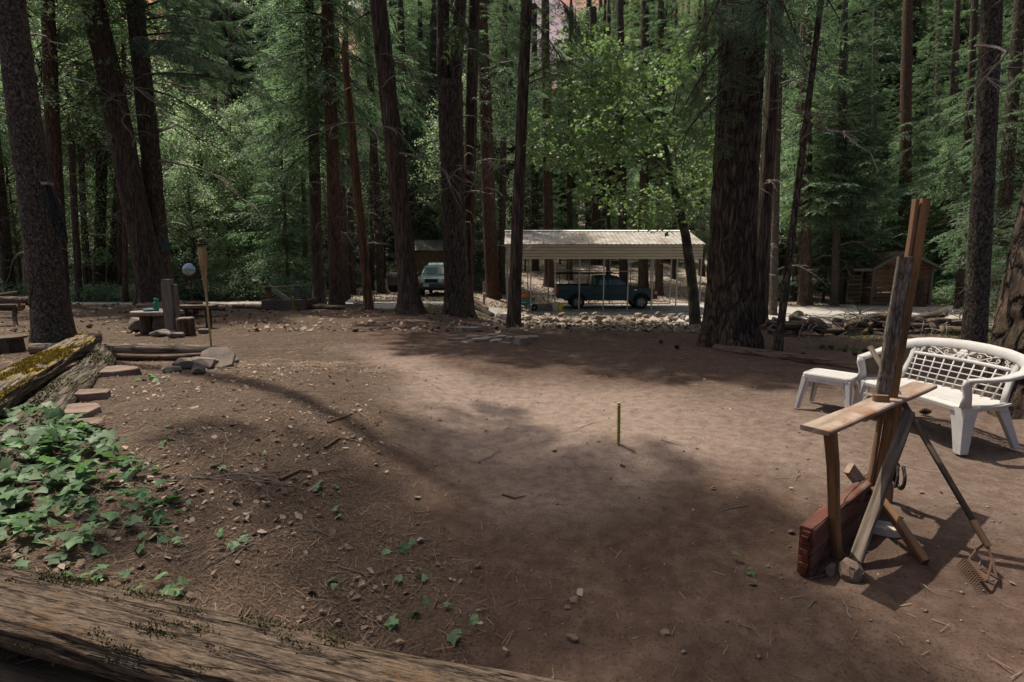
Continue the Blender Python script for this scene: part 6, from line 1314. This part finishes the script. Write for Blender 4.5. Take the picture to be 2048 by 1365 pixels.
for k, (a, b, s, lb) in enumerate([(570, 1078, .075, 'small brown stone on the litter in the left foreground'), (1148, 1210, .1, 'brown stone in the bottom middle of the foreground'), (1135, 1222, .06, 'pebble beside the brown foreground stone'), (608, 1245, .07, 'pale stone just above the grey split log'), (1145, 1285, .11, 'broad brown stone near the bottom edge'), (1500, 1142, .06, 'dark stone on bare earth left of the wooden stand'), (870, 935, .05, 'dark small stone left of the sunlit earth'), (1330, 1275, .08, 'dark stone near the bottom right'), (622, 878, .1, 'stone by the earth bank edge')]):
    s *= .62; stone(lb, a, b, s, s * .8, s * .6, 330 + k, 'stone_red', lift=.15)
# ================================================================== ivy, seedlings, litter
def ivy_leaf_mesh(seed):
    rg = np.random.RandomState(seed)
    out = [(0, 0), (.12, -.32), (.02, -.5), (.34, -.42), (.5, -.52), (.6, -.24), (1.0, 0), (.6, .24), (.5, .52), (.34, .42), (.02, .5), (.12, .32)]
    V = [(.3, 0, .0)] + [(x - .0, y * (1 + .1 * rg.normal()), -.35 * y * y - .22 * max(0, x - .3) ** 2 + .04 * rg.normal() + (.03 if abs(y) > .05 else 0)) for x, y in out]
    V += [(-.5, 0, -.25)]
    F = [(0, i, i % 12 + 1) for i in range(1, 13)]
    return V, F
IV = [ivy_leaf_mesh(k) for k in range(4)]; IVM = [mesh('leaf', v[:13], f, 'ivy') for v, f in IV]
ip = thing('ivy_patch', 'dense green ivy spilling over the bank at the left', 'ivy', (-2.6, 2.9, h(-2.6, 2.9)))
rg = np.random.RandomState(700); cand = []
poly = np.array([(-5.2, 4.4), (-3.75, 4.25), (-3.0, 3.75), (-2.35, 3.35), (-1.95, 3.0), (-1.75, 2.65), (-1.75, 2.25), (-1.45, 2.0), (-2.0, 1.85), (-3.4, 2.1), (-4.6, 3.0)])
def inside(x, y):
    r_ = False; j = len(poly) - 1
    for i in range(len(poly)):
        xi, yi = poly[i]; xj, yj = poly[j]
        if (yi > y) != (yj > y) and x < (xj - xi) * (y - yi) / (yj - yi) + xi: r_ = not r_
        j = i
    return r_
while len(cand) < 1500:
    x, y = rg.uniform(-5, -1.2), rg.uniform(1.8, 4.4)
    if not inside(x, y): continue
    e = (x + 3.55) / 1.5                    # thinner towards the right
    if rg.rand() < .9 - .62 * max(0, e) or float(vn(x * 2.5, y * 2.5, 44)) > .62: cand.append((x, y))
cand.sort(key=lambda c: c[1] ** 2 + c[0] ** 2)
VV, FF, o = [], [], 0
for k, (x, y) in enumerate(cand):
    s = rg.uniform(.04, .10) * (1.35 if x < -2.4 else .95); z = h(x, y) + rg.uniform(.02, .06 + .13 * max(0, min(1, (-1.9 - x) / 1.2)))
    rot = Matrix.Rotation(rg.rand() * 6.28, 3, 'Z') @ Matrix.Rotation(rg.normal(.15, .35), 3, 'Y') @ Matrix.Rotation(rg.normal(0, .35), 3, 'X')
    if k < 900 and k % 3 == 0: put('leaf', IVM[k % 4], ip, (x, y, z), rot.to_quaternion(), s, world=True)
    else:
        v, f = IV[k % 4]; m_ = np.array(rot) * s; VV.append(np.array(v[:13]) @ m_.T + (np.array((x, y, z)) - np.array(ip.location))); FF.append(np.array(f) + o); o += 13
o_ = put('leaves', mesh('leaves', np.concatenate(VV), np.concatenate(FF), 'ivy'), ip); o_['kind'] = 'stuff'
gs = []
for k in range(70):
    x, y = cand[rg.randint(len(cand))]; a = rg.rand() * 6.28; pts = []
    for t in range(6): pts.append((x - ip.location.x, y - ip.location.y, h(x, y) + .02 + .03 * rg.rand() - ip.location.z)); x += .09 * math.cos(a); y += .09 * math.sin(a); a += rg.normal(0, .4)
    gs.append(g_tube(pts, .0035, 4, False))
put('stems', mesh('stems', *join(*gs), 'dead_twig'), ip)
def sprig(label, px_, py_, n, s, seed):
    p = G(px_, py_); t = thing('ivy_sprig', label, 'seedling', p); rg = np.random.RandomState(seed)
    for k in range(n):
        a = rg.rand() * 6.28; r_ = .03 + .05 * rg.rand(); hh = .02 + .05 * rg.rand()
        put('leaf', IVM[k % 4], t, (r_ * math.cos(a), r_ * math.sin(a), hh), (rg.normal(0, .3), rg.normal(.2, .3), a), s * (.7 + .6 * rg.rand()))
    put('stem', mesh('stem', *g_tube([(0, 0, -.01), (.01, 0, .03), (.03, .01, .05)], .002, 4), 'grass'), t)
for k, (a, b, n, s, lb) in enumerate([(795, 1098, 3, .06, 'lone ivy sprig on the litter left of the earth lane'), (830, 1165, 3, .055, 'ivy sprig above the two bottom sprigs'), (868, 1225, 3, .06, 'ivy sprig just above the split log, right of the others'), (908, 1255, 3, .055, 'rightmost ivy sprig above the split log'), (815, 1258, 3, .06, 'lowest ivy sprig touching the split log'), (680, 1185, 2, .05, 'small ivy sprig left of the lone sprig'), (325, 1192, 4, .06, 'ivy sprig at the edge of the grey split log on the left'), (700, 1030, 3, .05, 'ivy sprig on the slope by the earth bank'), (648, 985, 3, .05, 'pale ivy sprig right of the ivy patch'), (460, 940, 2, .05, 'ivy sprig on the dark litter'), (348, 888, 3, .06, 'ivy sprig up the slope above the patch'), (343, 860, 2, .06, 'ivy sprig furthest up the litter slope'), (285, 760, 4, .07, 'green seedling below the slab log'), (325, 765, 4, .06, 'bright seedling right of the other below the slab log'), (520, 912, 2, .045, 'tiny ivy sprig at the lane edge'), (475, 1085, 3, .055, 'ivy sprig in pale leaves right of the patch'), (1490, 1140, 2, .05, 'tiny seedling on bare earth left of the stand')]):
    sprig(lb, a, b, n, s, 710 + k)
# litter as one mass each
def scatter(n, x0, x1, y0, y1, seed, wfun):
    rg = np.random.RandomState(seed); xs, ys = [], []
    tot = 0
    while tot < n:
        x = rg.uniform(x0, x1, n); y = y0 + (y1 - y0) * rg.rand(n) ** 1.6; k = rg.rand(n) < wfun(x, y); xs.append(x[k]); ys.append(y[k]); tot += k.sum()
    return np.concatenate(xs)[:n], np.concatenate(ys)[:n], rg
def quads(x, y, rg, lmin, lmax, wfrac, lift, tilt=.15, curl=0.):
    n = len(x); z = H(x, y) + lift * rg.rand(n) + .001; a = rg.rand(n) * 6.283; L = lmin + (lmax - lmin) * rg.rand(n) ** 2; w = L * wfrac * (.6 + .8 * rg.rand(n))
    d = np.stack([np.cos(a), np.sin(a), rg.normal(0, tilt, n)], 1) * (L / 2)[:, None]; p = np.stack([-np.sin(a), np.cos(a), rg.normal(0, tilt, n)], 1) * (w / 2)[:, None]; c = np.stack([x, y, z], 1)
    return c, d, p
def needle_layer(name, label, n, box, seed, wf, lmin, lmax, wfrac, mat, lift=.012):
    x, y, rg = scatter(n, *box, seed, wf); c, d, p = quads(x, y, rg, lmin, lmax, wfrac, lift)
    Vq = np.stack([c - d - p, c + d - p, c + d + p, c - d + p], 1).reshape(-1, 3); Fq = np.arange(len(x) * 4).reshape(-1, 4)
    o = put(name, mesh(name, Vq, Fq, mat)); tag(o, label, 'litter', kind='stuff')
def leaf_layer(name, label, n, box, seed, wf, lmin, lmax, mat, lift=.02):
    x, y, rg = scatter(n, *box, seed, wf); c, d, p = quads(x, y, rg, lmin, lmax, .75, lift, .35); u = np.zeros_like(c); u[:, 2] = np.linalg.norm(d, axis=1) * rg.uniform(-.2, .7, len(x))
    Vq = np.stack([c - d, c - d * .1 + p + u, c + d, c - d * .1 - p + u * .8, c + d * .45 + p * .9 + u * .4, c + d * .45 - p * .9 + u * .4], 1).reshape(-1, 3); k = np.arange(len(x))[:, None, None] * 6
    Fq = (k + np.array([(0, 5, 3), (0, 2, 5), (0, 4, 2), (0, 1, 4)])[None]).reshape(-1, 3)
    o = put(name, mesh(name, Vq, Fq, mat)); tag(o, label, 'litter', kind='stuff')
lit = lambda x, y: np.clip(1 - bare_mask(x, y) * .97, .0, 1) * ss(.0, .5, 1 - road_mask(x, y))
needle_layer('fallen_needles', 'brown needles and bark scraps strewn over the bank', 70000, (-6.5, 6, 1.2, 8.5), 801, lambda x, y: np.clip(lit(x, y) + .02 * ss(3.6, 2.2, y), 0, 1), .015, .09, .04, 'litter_needle')
needle_layer('far_needles', 'needle litter around the table and beyond the lane', 22000, (-13, 10, 7, 18), 802, lit, .05, .16, .08, 'litter_needle')
leaf_layer('fallen_leaves', 'pale dry leaves lying on the bank', 4200, (-5.5, 4.5, 1.3, 8), 803, lambda x, y: lit(x, y) * (.25 + .75 * ss(.45, .7, vn(x * 1.3, y * 1.3, 61))), .012, .055, 'litter_leaf')
leaf_layer('forest_leaves', 'pale dry leaf litter on the forest floor beyond the lane', 26000, (-24, 26, 12.3, 44), 804, lambda x, y: np.clip(leaf_mask(x, y) + .15, 0, 1) * ss(.2, .7, 1 - road_mask(x, y)), .06, .17, 'litter_leaf', .04)
x, y, rg = scatter(3800, -3.5, 6.5, 1.3, 10, 805, lambda x, y: .25 + .75 * bare_mask(x, y)); n = len(x); s = .003 + .011 * rg.rand(n) ** 5
octv = np.array([(1, 0, 0), (-1, 0, 0), (0, 1, 0), (0, -1, 0), (0, 0, .8), (0, 0, -.8)]); octf = np.array([(0, 2, 4), (2, 1, 4), (1, 3, 4), (3, 0, 4), (2, 0, 5), (1, 2, 5), (3, 1, 5), (0, 3, 5)])
Vp = (octv[None] * s[:, None, None] * rg.uniform(.6, 1.4, (n, 6, 1)) + np.stack([x, y, H(x, y) + s * .3], 1)[:, None]).reshape(-1, 3)
tag(put('pebbles', mesh('pebbles', Vp, (np.arange(n)[:, None, None] * 6 + octf[None]).reshape(-1, 3), 'pebble')), 'small pebbles and clods on the trodden earth', 'pebbles', kind='stuff')
x, y, rg = scatter(520, -5.5, 6, 1.4, 11, 806, lambda x, y: lit(x, y) * .9 + .06); gs = []
for k in range(len(x)):
    a = rg.rand() * 6.28; L = rg.uniform(.06, .42) * (1 if y[k] > 2.5 else .7); pts = []
    for t in np.linspace(-.5, .5, 5): px_, py_ = x[k] + L * t * math.cos(a) + .04 * L * math.sin(9 * t + k), y[k] + L * t * math.sin(a); pts.append((px_, py_, h(px_, py_) + .005 + .008 * rg.rand()))
    gs.append(g_tube(pts, [.0035, .0032, .003, .0025, .001], 4, False))
tag(put('fallen_twigs', mesh('fallen_twigs', *join(*gs), 'dead_twig')), 'thin twigs scattered over the litter', 'twigs', kind='stuff')
def tufts(name, label, n, box, seed, wf, hh):
    x, y, rg = scatter(n, *box, seed, wf); c = np.stack([x, y, H(x, y)], 1); a = rg.rand(n) * 6.28; hv = hh * (.4 + .9 * rg.rand(n)); w = np.stack([np.cos(a), np.sin(a), 0 * a], 1) * (.006 + .015 * hv)[:, None]
    t = c + np.stack([rg.normal(0, .5, n) * hv, rg.normal(0, .5, n) * hv, hv], 1)
    tag(put(name, mesh(name, np.stack([c - w, c + w, t], 1).reshape(-1, 3), np.arange(n * 3).reshape(-1, 3), 'grass')), label, 'grass', kind='stuff')
tufts('low_grass', 'sparse low green grass behind the bench and along the brush pile', 5200, (4.0, 12, 9.5, 17.5), 807, lambda x, y: ss(.5, .68, vn(x * .8, y * .8, 71)), .09)
tufts('weeds', 'thin weeds along the rock wall and slope', 3600, (-4, 10, 14, 30), 808, lambda x, y: ss(.55, .72, vn(x * .6, y * .6, 72)) * (1 - road_mask(x, y)), .14)

for k, (pts, lb) in enumerate((([(655, 850), (690, 838), (712, 826), (738, 842), (744, 862)], 'curled exposed root on the edge of the earth bank'), ([(560, 965), (600, 948), (640, 952), (690, 940)], 'thin exposed root low on the earth bank'), ([(650, 900), (680, 882), (730, 890), (752, 905)], 'forked root in the middle of the earth bank'), ([(1005, 992), (1030, 1000), (1052, 996)], 'short twig root on the shaded lane'))):
    gp_ = [G(*q) + Vector((0, 0, .012)) for q in pts]; o = put('exposed_root', mesh('exposed_root', *g_tube([tuple(q - gp_[0]) for q in gp_], list(np.linspace(.011, .004, len(gp_))), 6, False), 'wood_brown', smooth=True), None, gp_[0]); tag(o, lb, 'root')
